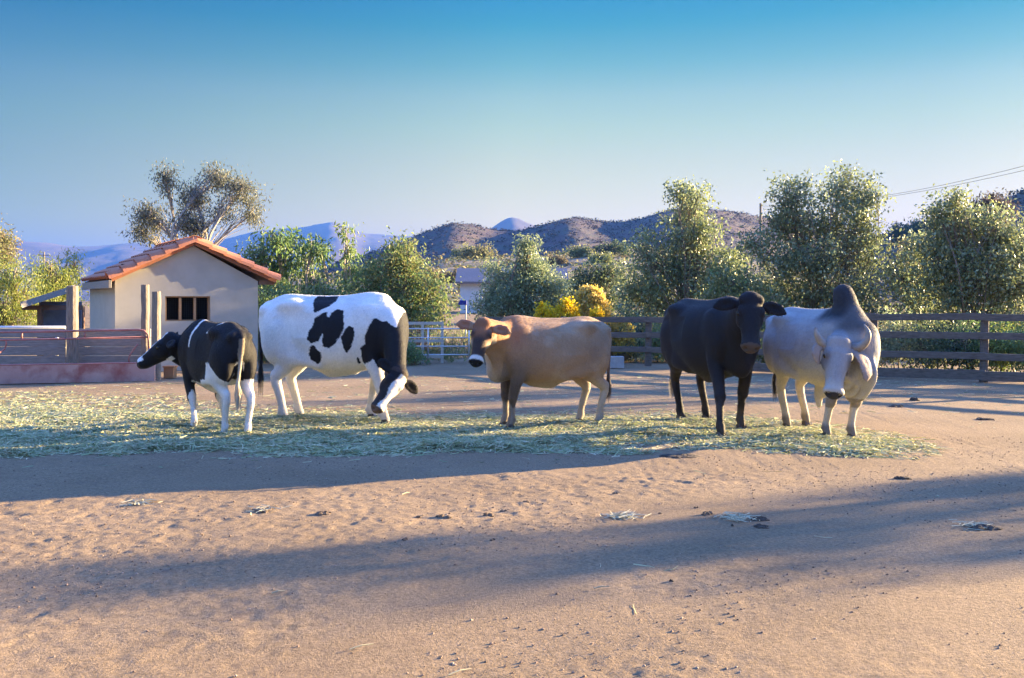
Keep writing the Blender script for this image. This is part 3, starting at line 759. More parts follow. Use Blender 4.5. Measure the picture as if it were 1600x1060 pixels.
    tc_ = np.array(tail_col) * rng.uniform(.7, 1.2, (len(sw), 1))
    link('tail_switch', np_mesh('tail_switch', np.array(sw), np.array(sf), M['tail_hair'], False, tc_), root)
    return root

BLK, WHT = np.array((.013, .011, .012)), np.array((.80, .76, .70))
def lerp(a, b, t): return a + (b - a) * np.clip(t, 0, 1)[:, None]
def sstep(x, a, b): t = np.clip((x - a) / (b - a), 0, 1); return t * t * (3 - 2 * t)
def muzzle_of(Hc, col, nose, ring, r0=.455, r1=.50):
    m = sstep(Hc[:, 0], r0, r0 + .02)[:, None]; col = col * (1 - m) + ring * m
    m = (sstep(Hc[:, 0], r1, r1 + .01) * (Hc[:, 2] > -.105))[:, None]; return col * (1 - m) + nose * m
CG = 'cattle standing on the hay'

# --- spotted steer with its head down
ST_POS, ST_H, ST_S = (-2.36, 13.25), -9.0, 1.115
def st_poly(pts):
    r = []
    for zx, zy in pts:
        px, py = 390 + zx / 4.24, 440 + zy / 4.24
        D = 12.92; X = (px - 800) / F * D; Z = EYE + (HOR - py) / F * D
        r.append(((X - ST_POS[0]) / math.cos(math.radians(ST_H)) / ST_S + .04, Z / ST_S))
    return r
ST_P = [st_poly(p) for p in (
    [(398, 95), (550, 95), (548, 125), (520, 160), (470, 185), (425, 205), (400, 150)],
    [(515, 200), (520, 235), (540, 240), (545, 205), (580, 185), (630, 190), (635, 290), (615, 370), (580, 410), (540, 440), (495, 425), (490, 390), (500, 330), (470, 390), (415, 410), (385, 380), (390, 330), (425, 290), (435, 240), (480, 210)],
    [(665, 290), (705, 300), (708, 350), (690, 420), (655, 475), (630, 440), (622, 370), (635, 320)],
    [(405, 435), (435, 420), (455, 455), (485, 470), (480, 520), (445, 550), (400, 520), (392, 480)],
    [(705, 505), (722, 505), (725, 540), (707, 540)],
    [(850, 240), (890, 265), (920, 260), (950, 280), (1010, 300), (1400, 380), (1400, 900), (900, 640), (870, 575), (820, 510), (800, 535), (760, 540), (745, 500), (745, 440), (775, 415), (775, 360), (800, 310), (835, 250)])]
def col_steer(V, Hc, hd, ear, tail, rng):
    wx = V[:, 0] + .02 * fbm(V[:, 0] * 9, V[:, 1] * 9, V[:, 2] * 9, seed=5); wz = V[:, 2] + .02 * fbm(V[:, 0] * 9 + 5, V[:, 1] * 9, V[:, 2] * 9, seed=6)
    m = np.zeros(len(V), bool)
    for i, p in enumerate(ST_P):
        near = V[:, 1] < (.06 if i == 0 else (.02 if i < 5 else 9))
        m |= in_poly(wx, wz, p) & near
    m |= (V[:, 1] > .08) & (fbm(V[:, 0] * 2.2 + 3, V[:, 2] * 2.2, 1.0, oct=2, seed=77) > .12) & (V[:, 2] > .75) & ~hd
    neckz = (V[:, 0] > .86) & ~hd & (V[:, 2] > .42)
    m |= neckz
    mh = hd & ((Hc[:, 1] < -.028 + .015 * np.sin(Hc[:, 0] * 22)) | (Hc[:, 0] < .02) | (ear)) & (Hc[:, 0] < .50)
    m = np.where(hd, mh, m) | tail
    c = np.where(m[:, None], BLK, WHT)
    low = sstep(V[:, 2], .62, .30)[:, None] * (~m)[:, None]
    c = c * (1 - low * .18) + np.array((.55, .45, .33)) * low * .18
    c = np.where((hd & (Hc[:, 0] > .50) & (Hc[:, 2] > -.10))[:, None], np.array((.10, .06, .05)), c)
    c = np.where((hd & (Hc[:, 0] < .035) & ~ear & (Hc[:, 2] > -.05))[:, None], np.array((.05, .035, .028)), c)
    return c
make_cow('cow', 'large white cow with black patches lowering its head to the hay', ST_POS, ST_H, ST_S,
         at(626, 583, 12.55), at(590, 641, 12.30), (.30, -1, -.12),
         dict(HR=(443, 659), HL=(467, 653), FR=(600, 663), FL=(579, 654)), col_steer, CG, neck_drop=-.03, tail_col=(.02, .02, .02), seed=1,
         neckmid=at(612, 527, 12.85), ear_pose=((.0, .22, -.05), (-.03, .18, -.02)), tail_sway=-.06, lx=.96)

# --- young black and white calf looking away
def col_calf(V, Hc, hd, ear, tail, rng):
    n = .03 * fbm(V[:, 0] * 8, V[:, 1] * 8, V[:, 2] * 8, seed=15)
    x, y, z = V[:, 0] + n, V[:, 1], V[:, 2] + n * 1.4
    w = np.zeros(len(V), bool)
    bl = np.where(y > 0, .90 + (x + .62) * .9, .70)                       # lower edge of black on the thighs
    w |= (x < -.34) & (z < np.where(y > 0, np.clip(bl, .70, .97), .74)) & (x > -1.2)
    w |= (x >= -.34) & (x < .36) & (z < .68 + .2 * np.clip(-x, 0, 1))
    w |= (x > .36) & (z < .37)
    w |= (np.abs(x - .30 - (z - 1.3) * .25) < .028) & (z > 1.16)
    w |= (np.abs((x + .34) - (1.47 - z) * 1.2) < .05) & (z > 1.37) & (y > -.1)
    w |= (np.abs(y) < .06) & (x < -.84) & (z < 1.0)
    wh = hd & (np.abs(Hc[:, 1]) < .045 - .02 * np.clip(Hc[:, 0] * 2, 0, 1) + .05 * (Hc[:, 0] > .42)) & (Hc[:, 2] > -.03) & ~ear
    wh |= hd & (Hc[:, 0] > .10) & (Hc[:, 0] < .2) & (Hc[:, 2] < -.18)
    w = np.where(hd, wh, w)
    c = np.where(w[:, None], WHT * 1.04, BLK)
    c = np.where(tail[:, None], lerp(np.array((.20, .15, .10)), np.array((.52, .45, .34)), sstep(V[:, 2], 1.2, .8)), c)
    return np.where((hd & (Hc[:, 0] > .505))[:, None], np.array((.03, .025, .025)), c)
make_cow('cow', 'young black calf with white legs seen from behind, looking left', (-3.66, 12.28), 128, .885,
         at(268, 529, 12.72), at(214, 565, 12.75), (-.35, -.12, .9),
         dict(HL=(351, 681), HR=(387, 683), FL=(305, 672), FR=(364, 671)), col_calf, CG, tail_col=(.50, .42, .30), seed=2, fat=.88,
         ear_pose=((-.10, .14, -.05), (-.02, .17, .06)), tail_sway=.05, neckmid=at(288, 548, 12.85), tail_hang=.66)

# --- fawn steer facing left, head towards the camera
def col_fawn(V, Hc, hd, ear, tail, rng):
    x, y, z = V.T
    n = fbm(x * 3, y * 3, z * 3, seed=25)
    c = np.tile(np.array((.36, .225, .125)), (len(V), 1))
    c = lerp(c, np.array((.43, .30, .19)), sstep(n, -.2, .5))
    c = lerp(c, np.array((.34, .165, .075)), sstep(x, .25, .65) * sstep(z, 1.05, 1.3))
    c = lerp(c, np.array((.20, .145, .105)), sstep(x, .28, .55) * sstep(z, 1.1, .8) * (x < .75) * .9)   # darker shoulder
    c = lerp(c, np.array((.20, .14, .10)), np.exp(-(((x + .60) / .14) ** 2 + ((z - 1.03) / .17) ** 2)) * .5)  # thigh patch: shadow cast by the black cow, painted into the coat
    c = lerp(c, np.array((.47, .38, .28)), sstep(z, .70, .50) * (x < .4))                                # pale belly
    c = lerp(c, np.array((.50, .43, .34)), sstep(z, .62, .40) * (x < -.3))                               # pale hind legs
    front = sstep(x, .34, .44) * (x < .80) * (np.abs(y) > .06)
    c = lerp(c, np.array((.085, .065, .055)), sstep(z, .86, .55) * front * .9)
    c = lerp(c, np.array((.42, .36, .29)), sstep(z, .40, .28) * front * (np.sin(y * 40) > -.2) * .55)
    c = lerp(c, np.array((.44, .39, .33)), np.exp(-(((x - .82) / .12) ** 2 + ((z - .80) / .16) ** 2 + (y / .14) ** 2)) * .9)
    hx, hy, hz = Hc.T
    f = np.tile(np.array((.27, .115, .055)), (len(V), 1))
    f = lerp(f, np.array((.055, .035, .028)), sstep(hx, .14, .26) * sstep(np.abs(hy), .10, .06))
    f = lerp(f, np.array((.05, .035, .03)), np.exp(-(((hx - .165) / .045) ** 2 + ((np.abs(hy) - .095) / .035) ** 2)))
    f = lerp(f, np.array((.50, .40, .29)), sstep(np.abs(hy), .068, .10) * sstep(hx, .20, .27))
    f = lerp(f, np.array((.50, .42, .33)), sstep(-hz, .10, .16) * (hx > .05))
    f = muzzle_of(Hc, f, np.array((.012, .012, .013)), np.array((.60, .55, .48)), .432, .492)
    f = np.where(ear[:, None], lerp(np.tile(np.array((.36, .22, .13)), (len(V), 1)), np.array((.33, .12, .07)), (np.abs(hy) > .16) * (np.abs(hy) < .29) * .6), f)
    c = np.where(hd[:, None], f, c)
    return np.where(tail[:, None], np.array((.22, .14, .085)), c)
make_cow('cow', 'fawn brown cow with a white-ringed black muzzle facing the camera', (.46, 12.72), 203, .925,
         at(756, 506, 11.95), at(742, 566, 11.68), (-.10, -.92, .42),
         dict(FL=(798, 669), FR=(784, 663), HL=(936, 662), HR=(906, 660)), col_fawn, CG, tail_col=(.10, .07, .05), seed=3, fat=1.06,
         ear_pose=((.0, .20, -.015), (.0, .20, .03)), neckmid=at(784, 528, 12.25), lx=.98, dewlap=.3, hw=1.06)

# --- black steer
def col_black(V, Hc, hd, ear, tail, rng):
    c = np.tile(np.array((.014, .012, .013)), (len(V), 1))
    c = lerp(c, np.array((.030, .022, .018)), sstep(fbm(V[:, 0] * 4, V[:, 1] * 4, V[:, 2] * 4, seed=35), 0, .6) * .5)
    c = np.where((hd & (Hc[:, 0] > .49) & (Hc[:, 2] > -.11))[:, None], np.array((.085, .062, .045)), c)
    return np.where((ear & (Hc[:, 2] > -.04))[:, None], np.array((.012, .010, .010)), c)
make_cow('cow', 'big solid black cow facing the camera with round ears spread', (2.50, 12.62), -74, 1.075,
         at(1173, 468, 11.36), at(1175, 543, 11.06), (.02, -.90, .48),
         dict(HR=(1070, 656), HL=(1103, 656), FR=(1120, 684), FL=(1157, 671)), col_black, CG, tail_col=(.30, .24, .16), seed=4, fat=.98,
         ear_pose=((.045, .20, -.01), (.045, .20, -.01)), neckmid=at(1150, 505, 11.75), tail_sway=-.05, dewlap=.25, tail_hang=.58, hw=1.14, poll_tuft=1)

# --- grey humped bull with horns
def col_zebu(V, Hc, hd, ear, tail, rng):
    x, y, z = V.T
    n = fbm(x * 3, y * 3, z * 3, seed=45)
    c = np.tile(np.array((.31, .30, .305)), (len(V), 1))
    c = lerp(c, np.array((.37, .36, .35)), sstep(n, -.2, .5))
    c = lerp(c, np.array((.56, .50, .41)), sstep(z, .95, .62))
    c = lerp(c, np.array((.035, .032, .034)), sstep(np.abs(x - .46), .34, .16) * sstep(z, 1.28, 1.44))
    c = lerp(c, np.array((.10, .092, .09)), sstep(x, .55, .72) * sstep(z, 1.15, 1.32) * (~hd))
    c = lerp(c, np.array((.19, .17, .155)), np.exp(-(((x + .70) / .13) ** 2 + ((z - 1.02) / .16) ** 2)) * .7)
    kn = (np.abs(z - .42) < .06) & (x > .2); c = lerp(c, np.array((.17, .13, .10)), kn * .7)
    c = lerp(c, np.array((.11, .09, .075)), sstep(z, .20, .12) * .8)
    f = np.tile(np.array((.33, .32, .32)), (len(V), 1)); hx, hy, hz = Hc.T
    f = lerp(f, np.array((.10, .09, .088)), np.exp(-(((hx - .20) / .12) ** 2 + ((np.abs(hy) - .105) / .04) ** 2)) * .85)
    f = lerp(f, np.array((.45, .42, .37)), sstep(hx, .36, .46))
    f = np.where(((hx > .515) & (hz > -.10))[:, None], np.array((.03, .026, .025)), f)
    f = np.where(ear[:, None], np.array((.34, .27, .235)), f)
    c = np.where(hd[:, None], f, c)
    return np.where(tail[:, None], np.array((.20, .18, .17)), c)
hb = [at(1291, 541, 11.15), at(1283, 535, 11.12), at(1276, 523, 11.1), at(1274, 511, 11.1)]
hb2 = [at(1331, 544, 11.15), at(1345, 543, 11.1), at(1356, 532, 11.05), at(1357, 518, 11.05), at(1350, 507, 11.08)]
make_cow('cow', 'grey humped bull with curved horns and long drooping ears', (3.72, 12.02), -70, 1.0,
         at(1312, 534, 11.10), at(1305, 616, 10.86), (.02, -.93, .36),
         dict(HR=(1229, 669), HL=(1259, 665), FR=(1291, 684), FL=(1330, 686)), col_zebu, CG, hump=.30, horns=[hb, hb2], droop_ears=1, sheath=.26, dewlap=1.0,
         ear_pose=((.24, .15, -.03), (.17, .03, -.06)), tail_col=(.05, .045, .04), seed=5, fat=.98, hw=1.16, neckmid=at(1325, 535, 11.5))

# ------------------------------------------------------------------ small house with terracotta roof
HO = np.array([-8.79, 22.05, 0.0]); HU = np.array([.858, .515, 0]); HV = np.array([-.515, .858, 0]); HZ = np.array([0, 0, 1.])
HU /= np.linalg.norm(HU); HV = np.array([-HU[1], HU[0], 0])
def hp(u, v, z): return HO + HU * u + HV * v + HZ * z
house = empty('stucco_house', HO + HU * 1.6 + HV * 1.85)
tag(house, 'small cream stucco house with an orange tiled roof and barred window', 'house')
ho = np.array(house.location)
WW, LL, EV, RU, AP = 3.2, 3.7, 2.06, 1.70, 2.86
def wall_z(u): return EV + (AP - EV) * (u / RU if u < RU else (WW - u) / (WW - RU))
w = MB(ho); wu0, wu1, wz0, wz1 = 1.07, 2.08, 1.13, 1.70
def quad(mb, pts): mb.add(pts, [tuple(range(len(pts)))])
T = .22
for v in (0.0, T):
    quad(w, [hp(0, v, 0), hp(wu0, v, 0), hp(wu0, v, wall_z(wu0)), hp(0, v, EV)])
    quad(w, [hp(wu0, v, 0), hp(wu1, v, 0), hp(wu1, v, wz0), hp(wu0, v, wz0)])
    quad(w, [hp(wu0, v, wz1), hp(wu1, v, wz1), hp(wu1, v, wall_z(wu1)), hp(RU, v, AP), hp(wu0, v, wall_z(wu0))])
    quad(w, [hp(wu1, v, 0), hp(WW, v, 0), hp(WW, v, EV), hp(wu1, v, wall_z(wu1))])
for a, bq in (((wu0, wz0), (wu1, wz0)), ((wu1, wz0), (wu1, wz1)), ((wu1, wz1), (wu0, wz1)), ((wu0, wz1), (wu0, wz0))):
    quad(w, [hp(a[0], 0, a[1]), hp(bq[0], 0, bq[1]), hp(bq[0], T, bq[1]), hp(a[0], T, a[1])])
w.build('gable_wall', M['stucco'], house)
w = MB(ho)
quad(w, [hp(0, .002, 0), hp(0, LL, 0), hp(0, LL, EV), hp(0, .002, EV)]); quad(w, [hp(WW, .002, 0), hp(WW, LL, 0), hp(WW, LL, EV), hp(WW, .002, EV)])
quad(w, [hp(0, LL, 0), hp(WW, LL, 0), hp(WW, LL, EV), hp(RU, LL, AP), hp(0, LL, EV)])
w.build('wall', M['stucco'], house)
w = MB(ho); w.box(hp(1.6, 1.0, 1.3), (2.6, .06, 2.3), (HU, HV, HZ)); w.build('dark_shade_sheet', M['dark_in'], house)  # near-black sheet behind the window stands in for the room's shade
win = MB(ho)
for u in (wu0 + .02, wu1 - .02): win.box(hp(u, .09, (wz0 + wz1) / 2), (.04, .06, wz1 - wz0), (HU, HV, HZ))
for z in (wz0 + .015, wz1 - .015): win.box(hp((wu0 + wu1) / 2, .093, z), (wu1 - wu0 - .08, .05, .03), (HU, HV, HZ))
wo_ = win.build('window', M['window_wood'], house)
for u in (wu0 + .34, wu0 + .67):
    q = MB(ho); q.box(hp(u, .07, (wz0 + wz1) / 2), (.055, .06, wz1 - wz0 - .062), (HU, HV, HZ)); q.build('mullion', M['window_wood'], wo_)
q = MB(ho)
for i in range(19): q.box(hp(wu0 + .05 + i * .05, .125, (wz0 + wz1) / 2), (.004, .004, wz1 - wz0 - .06), (HU, HV, HZ))
for i in range(10): q.box(hp((wu0 + wu1) / 2, .131, wz0 + .05 + i * .05), (wu1 - wu0 - .08, .004, .004), (HU, HV, HZ))
q.build('wire_mesh', M['wire'], wo_)
# roof deck, tiles, ridge
uL, uR, vF, vB, zE, zA = -.10, 3.62, -.10, LL + .10, 2.06, 2.93
deck = MB(ho)
for ua, ub, za, zb in ((uL, RU, zE, zA), (RU, uR, zA, zE)):
    P = [hp(ua, vF, za), hp(ub, vF, zb), hp(ub, vB, zb), hp(ua, vB, za)]
    deck.add(P + [p - HZ * .05 for p in P], [(0, 1, 2, 3), (7, 6, 5, 4), (0, 4, 5, 1), (1, 5, 6, 2), (2, 6, 7, 3), (3, 7, 4, 0)])
roof = deck.build('roof', M['brown_wood'], house)
def tile_mesh(r=.13, ln=.46, flare=1.12, seg=7, th=.014):
    mb = MB(); V = []; Fs = []
    for j, (y, k) in enumerate(((0, flare), (ln, .92))):
        for rr in (r * k, r * k - th):
            for i in range(seg + 1):
                a = math.pi * i / seg; V.append((math.cos(a) * rr, y, math.sin(a) * rr * .62))
    n = seg + 1
    for i in range(seg):
        Fs += [(i, i + 1, 2 * n + i + 1, 2 * n + i), (n + i, 3 * n + i, 3 * n + i + 1, n + i + 1), (i, n + i, n + i + 1, i + 1), (2 * n + i, 2 * n + i + 1, 3 * n + i + 1, 3 * n + i)]
    Fs += [(0, 2 * n, 3 * n, n), (seg, n + seg, 3 * n + seg, 2 * n + seg)]
    mb.add(V, Fs); return mb.mesh('roof_tile', M['tile'], False)
TILE = tile_mesh(); rt = random.Random(3)
for side, (ue, ze) in enumerate(((uL, zE), (uR, zE))):
    dvec = (hp(RU, 0, zA) - hp(ue, 0, ze)); slope = np.linalg.norm(dvec); dvec /= slope
    nrm = np.cross(HV, dvec); nrm = nrm if nrm[2] > 0 else -nrm
    rows = int(slope / .36) + 1; cols = 15
    for r in range(rows):
        for c in range(cols):
            v = vF + .06 + (vB - vF - .12) * c / (cols - 1)
            edge = c == 0
            p = hp(ue, v, ze) + dvec * (-.04 + r * (slope - .34) / (rows - 1)) + nrm * ((.035 if not edge else .02) + .012)
            o = link('roof_tile', TILE, roof)
            xa = np.cross(dvec, nrm)
            mt = Matrix(((xa[0], dvec[0], nrm[0], p[0] - ho[0]), (xa[1], dvec[1], nrm[1], p[1] - ho[1]), (xa[2], dvec[2], nrm[2], p[2] - ho[2]), (0, 0, 0, 1)))
            o.matrix_local = mt @ Matrix.Rotation(math.radians(-3.4 + rt.uniform(-.6, .6)), 4, 'X') @ Matrix.Rotation(math.radians(rt.uniform(-1.2, 1.2)), 4, 'Z')
            if edge: o.scale = (1.3, 1.0, 1.9); 
for i in range(10):
    o = link('ridge_tile', TILE, roof); p = hp(RU, vF - .04 + i * .39, zA + .055)
    o.matrix_local = Matrix(((HU[0], HV[0], 0, p[0] - ho[0]), (HU[1], HV[1], 0, p[1] - ho[1]), (0, 0, 1, p[2] - ho[2]), (0, 0, 0, 1))) @ Matrix.Rotation(math.radians(-2), 4, 'X')
    o.scale = (1.15, 1, 1.2)
# rake mortar under the barge tiles
q = MB(ho)
for ue in (uL, uR):
    a, bq = hp(ue, vF - .005, zE + .02), hp(RU, vF - .005, zA + .02)
    d = bq - a; ln = np.linalg.norm(d); d /= ln; q.box((a + bq) / 2, (ln, .03, .13), (d, HV, np.cross(d, HV)))
q.build('barge_board', M['tile'], house)
q = MB(ho); q.box(hp(-.13, LL / 2, zE - .10), (.07, LL + .30, .17), (HU, HV, HZ)); q.build('eave_beam', M['wood_plank'], house, bevel=.01)
q = MB(ho); q.box(hp(uR - .22, .02, zE - .03), (.36, .12, .10), (HU, HV, HZ)); q.build('eave_block', M['brown_wood'], house)

# ------------------------------------------------------------------ lean-to behind the house
lb = at(70, 560, 27.5); lb[2] = 0
shed = empty('lean_to_shed', lb); tag(shed, 'open lean-to shed with a grey plank roof edge behind the house', 'shed')
q = MB(lb); a0, a1 = at(33, 477, 26.0), at(120, 449, 27.6)
d = a1 - a0; ln = np.linalg.norm(d); d /= ln; bk = np.array([-.45, .89, 0]); nz_ = np.cross(d, bk); nz_ /= np.linalg.norm(nz_)
q.box((a0 + a1) / 2 + bk * 1.5, (ln, 3.0, .05), (d, bk, nz_)); q.build('roof', M['roof_grey'], shed)
q = MB(lb); q.box((a0 + a1) / 2 - bk * .03, (ln, .05, .16), (d, bk, nz_)); q.build('fascia', M['wood_plank'], shed)
q = MB(lb); c0, c1 = at(61, 492, 27.2), at(128, 492, 27.6); q.box((c0 + c1) / 2 * np.array([1, 1, 0]) + np.array([0, 0, .80]), (np.linalg.norm(c1 - c0), .06, 1.55), ((1, 0.2, 0), (-.2, 1, 0), (0, 0, 1)))
q.build('back_panel', M['shed_panel'], shed)
q = MB(lb); c0, c1 = at(35, 481, 26.6), at(128, 481, 27.6); q.box((c0 + c1) / 2, (np.linalg.norm(c1 - c0), .08, .13), ((.985, .17, 0), (-.17, .985, 0), (0, 0, 1)))
q.build('beam', M['brown_wood'], shed)
for px, D in ((63, 27.0), (128, 27.8)):
    q = MB(lb); t = at(px, 478, D); q.box((t[0], t[1], t[2] / 2 - .02), (.12, .12, t[2])); q.build('post', M['brown_wood'], shed)

# ------------------------------------------------------------------ feeding pen on the left
def log_post(px, D, top_py, r, label, lean=0.0):
    p = at(px, top_py, D); h = p[2]; b0 = np.array([p[0], D, -.05])
    rg = random.Random(px); mb = MB((p[0], D, 0))
    Z = np.linspace(-.05, h, 9)
    mb.tube([(p[0] + lean * z + rg.uniform(-.006, .006), D + rg.uniform(-.006, .006), z) for z in Z], [r * rg.uniform(.95, 1.05) for _ in Z], 12)
    mb.add([(p[0] + lean * h, D, h + .03)], [])
    o = mb.build('wooden_post', M['wood_post'], None, smooth=False); tag(o, label, 'post', 'round timber posts of the feeding pen')
log_post(113, 20.2, 447, .115, 'thick round timber post at the house corner, leftmost of three')
log_post(227, 20.3, 445, .082, 'tall thin dark timber post, left one of the close pair')
log_post(244.5, 19.95, 456, .088, 'paler timber post, right one of the close pair')
pw = empty('plank_wall', (*at(120, 520, 20.5)[:2], 0)); tag(pw, 'grey weathered plank wall behind the red feed trough', 'wall')
po_ = np.array(pw.location)
for j, (x0, x1) in enumerate(((-120, 104), (106, 236))):
    for i in range(5):
        A, B = at(x0, 500, 20.5), at(x1, 500, 20.55); z = .10 + i * .185
        q = MB(po_); c = (A + B) / 2; c[2] = z + .09
        q.box(c, (np.linalg.norm(B - A), .045 + .006 * ((i + j) % 3), .176), ((1, .0, .004 * (i % 3 - 1)), (0, 1, 0), (0, 0, 1))); q.build('plank', M['wood_plank'], pw, bevel=.006)
tr0, tr1 = np.array(gpt(-140, 604)), np.array(gpt(242, 596.5))
td = tr1 - tr0; tln = np.linalg.norm(td); td = np.array([*(td / tln), 0]); tn = np.array([-td[1], td[0], 0])
tc0 = np.array([*(tr0 + tr1) / 2, 0])
tro = empty('feed_trough', tc0); tag(tro, 'long faded red steel feed trough in front of the plank wall', 'trough')
q = MB(tc0); q.box(tc0 + HZ * .19, (tln, .02, .36), (td, tn, HZ)); q.build('front_plate', M['red_steel'], tro, bevel=.004)
q = MB(tc0); q.box(tc0 + tn * .46 + HZ * .17, (tln - .04, .02, .32), (td, tn, HZ)); q.build('back_plate', M['red_steel'], tro)
q = MB(tc0); q.box(tc0 + tn * .235 + HZ * .08, (tln - .06, .43, .02), (td, tn, HZ)); q.build('floor_plate', M['red_steel'], tro)
for sgn in (-1, 1):
    q = MB(tc0); q.box(tc0 + td * (tln / 2 - .012) * sgn + tn * .235 + HZ * .17, (.02, .43, .32), (td, tn, HZ)); q.build('end_plate', M['red_steel'], tro)
q = MB(tc0); q.tube([tc0 - td * tln / 2 + HZ * .372, tc0 + td * tln / 2 + HZ * .372], .016, 8); q.build('top_rim', M['red_pipe'], tro)
fp = empty('pipe_rail', (*at(120, 500, 19.75)[:2], 0)); tag(fp, 'rusty red bent pipe rail above the feed trough', 'rail'); fo = np.array(fp.location)
q = MB(fo); q.tube([at(-140, 521, 19.3), at(60, 518.5, 19.7), at(215, 515.5, 20.0), at(225, 517, 20.0), at(231, 523, 20.0), at(232.5, 533, 20.0), at(233, 565, 20.0)], .021, 9); q.build('top_pipe', M['red_pipe'], fp, True)
q = MB(fo); q.tube([at(-140, 534, 19.3), at(60, 530.5, 19.7), at(231, 527, 20.0)], .018, 8); q.build('lower_pipe', M['red_pipe'], fp, True)
for px, D in ((-60, 19.45), (34, 19.65), (132.5, 19.85)):
    q = MB(fo); q.tube([at(px, 519, D), at(px, 529, D)], .02, 8); q.build('strut', M['red_pipe'], fp, True)
for pts in ([(215, 538), (210, 545), (204, 553), (201, 560), (202, 568)], [(9, 531), (10, 538), (7, 546), (-2, 552), (-10, 556)], [(-100, 534), (-100, 570)]):
    q = MB(fo); q.tube([at(a, bq, 19.75 if a > 0 else 19.5) for a, bq in pts], .017, 8); q.build('curved_bar', M['red_pipe'], fp, True)
q = MB((*at(40, 500, 21.3)[:2], 0)); q.tube([at(-140, 512.5, 21.3), at(102, 512.5, 21.3)], .045, 10); q.tube([at(89, 514, 21.3), at(89, 570, 21.3)], .04, 8); q.tube([at(-90, 514, 21.3), at(-90, 570, 21.3)], .04, 8)
tag(q.build('steel_rail', M['galv'], None, True), 'pale galvanised pipe rail running behind the plank wall', 'rail')
q = MB((*gpt(266, 592), 0)); cc = np.array([*gpt(266, 592), .13]); q.box(cc, (.20, .22, .22)); q.box(cc + (0, 0, .12), (.23, .25, .03))
tag(q.build('wooden_crate', mat('orange_brown_wood', (.34, .15, .06), (.42, .21, .09), 6, .8, .3), None, bevel=.006), 'small orange-brown crate beside the trough end, behind the calf', 'crate')

# ------------------------------------------------------------------ post and rail fence along the right and back
fpts = [(7.2 + 7.0, 16.2), (11.85, 18.0), (9.26, 19.55), (7.55, 20.75), (6.3, 21.6), (5.0, 22.5), (3.32, 24.3), (1.3, 24.75), (-.6, 24.9)]
fence = empty('rail_fence', (fpts[4][0], fpts[4][1], 0)); tag(fence, 'dark weathered post and rail fence along the back of the yard', 'fence'); fo = np.array(fence.location)
for i, (x, y) in enumerate(fpts):
    q = MB(fo); hgt = 1.34 if i < 5 else 1.20
    rg = random.Random(i); q.tube([(x, y, -.05), (x + rg.uniform(-.015, .015), y, .6), (x + rg.uniform(-.03, .03), y, hgt)], [.085, .08, .078], 10); q.build('post', M['wood_rail'], fence)
for i in range(len(fpts) - 1):
    a, bq = np.array([*fpts[i], 0]), np.array([*fpts[i + 1], 0]); d = bq - a; ln = np.linalg.norm(d); d /= ln; nn = np.array([-d[1], d[0], 0])
    if nn[1] > 0: nn = -nn
    rg = random.Random(50 + i)
    hs4 = (1.27, .90, .50, .13) if i < 4 else (1.12, .76, .40, .10)
    if i == 4: hs4 = (1.2, .84, .46, .12)
    for j, z in enumerate(hs4):
        if j == 3 and i >= 5: continue
        q = MB(fo); s0, s1 = rg.uniform(-.02, .02), rg.uniform(-.02, .02)
        c = (a + bq) / 2 + nn * .095 + HZ * (z + (s0 + s1) / 2)
        dd = d * 1.0 + HZ * ((s1 - s0) / ln); q.box(c, (ln + .1, .05, .135 if j < 3 else .19), (dd, nn, HZ)); q.build('rail', M['wood_rail'], fence, bevel=.008)
q = MB((*at(964, 560, 23.6)[:2], 0)); c = at(964, 560, 23.6); c[2] = .14; q.box(c, (.32, .2, .28)); tag(q.build('concrete_block', M['concrete'], None, bevel=.01), 'grey concrete block on the ground by the back fence', 'block')

# ------------------------------------------------------------------ tube gate
ga, gb = np.array([(636 - 800) / F * 25.0, 25.0, 0]), np.array([(733 - 800) / F * 25.0, 25.0, 0])
ga = np.array([(560 - 800) / F * 25.0, 25.0, 0])
gate = empty('tube_gate', (ga + gb) / 2); tag(gate, 'galvanised five-bar tube gate left of the fawn cow', 'gate'); go = np.array(gate.location)
for px in (514, 528, 541.5, 554.5):
    q = MB(go); z = EYE + (HOR - px) / F * 25; q.tube([ga + HZ * z, gb + HZ * z], .016, 8); q.build('bar', M['galv'], gate, True)
for x in (ga[0], (669 - 800) / F * 25, gb[0]):
    q = MB(go); q.tube([(x, 25 - .02, .03), (x, 25 - .02, .92)], .019, 8); q.build('upright', M['galv'], gate, True)
pn = np.array([(660 - 800) / F * 25.5, 25.5, 0])
pan = empty('wooden_panel_frame', pn); tag(pan, 'cream painted timber frame panel standing behind the tube gate', 'panel')
m_cream = mat('cream_paint', (.46, .42, .35), (.54, .50, .43), 8, .8)
for z, L_ in ((1.02, 1.25), (.57, 1.25), (.16, 1.25)):
    q = MB(pn); q.box(pn + np.array([-.1, 0, z]), (L_, .05, .075)); q.build('frame_rail', m_cream, pan)
for x in (-.74, .0, .50):
    q = MB(pn); q.box(pn + np.array([x + .01, -.04, .53]), (.07, .035, 1.06)); q.build('frame_post', m_cream, pan)
q = MB(pn)
for i in range(26): q.box(pn + np.array([-.72 + i * .047, .035, .80]), (.005, .005, .42))
for i in range(9): q.box(pn + np.array([-.12, .041, .60 + i * .05]), (1.2, .005, .005))
q.build('wire_mesh', M['galv'], pan)

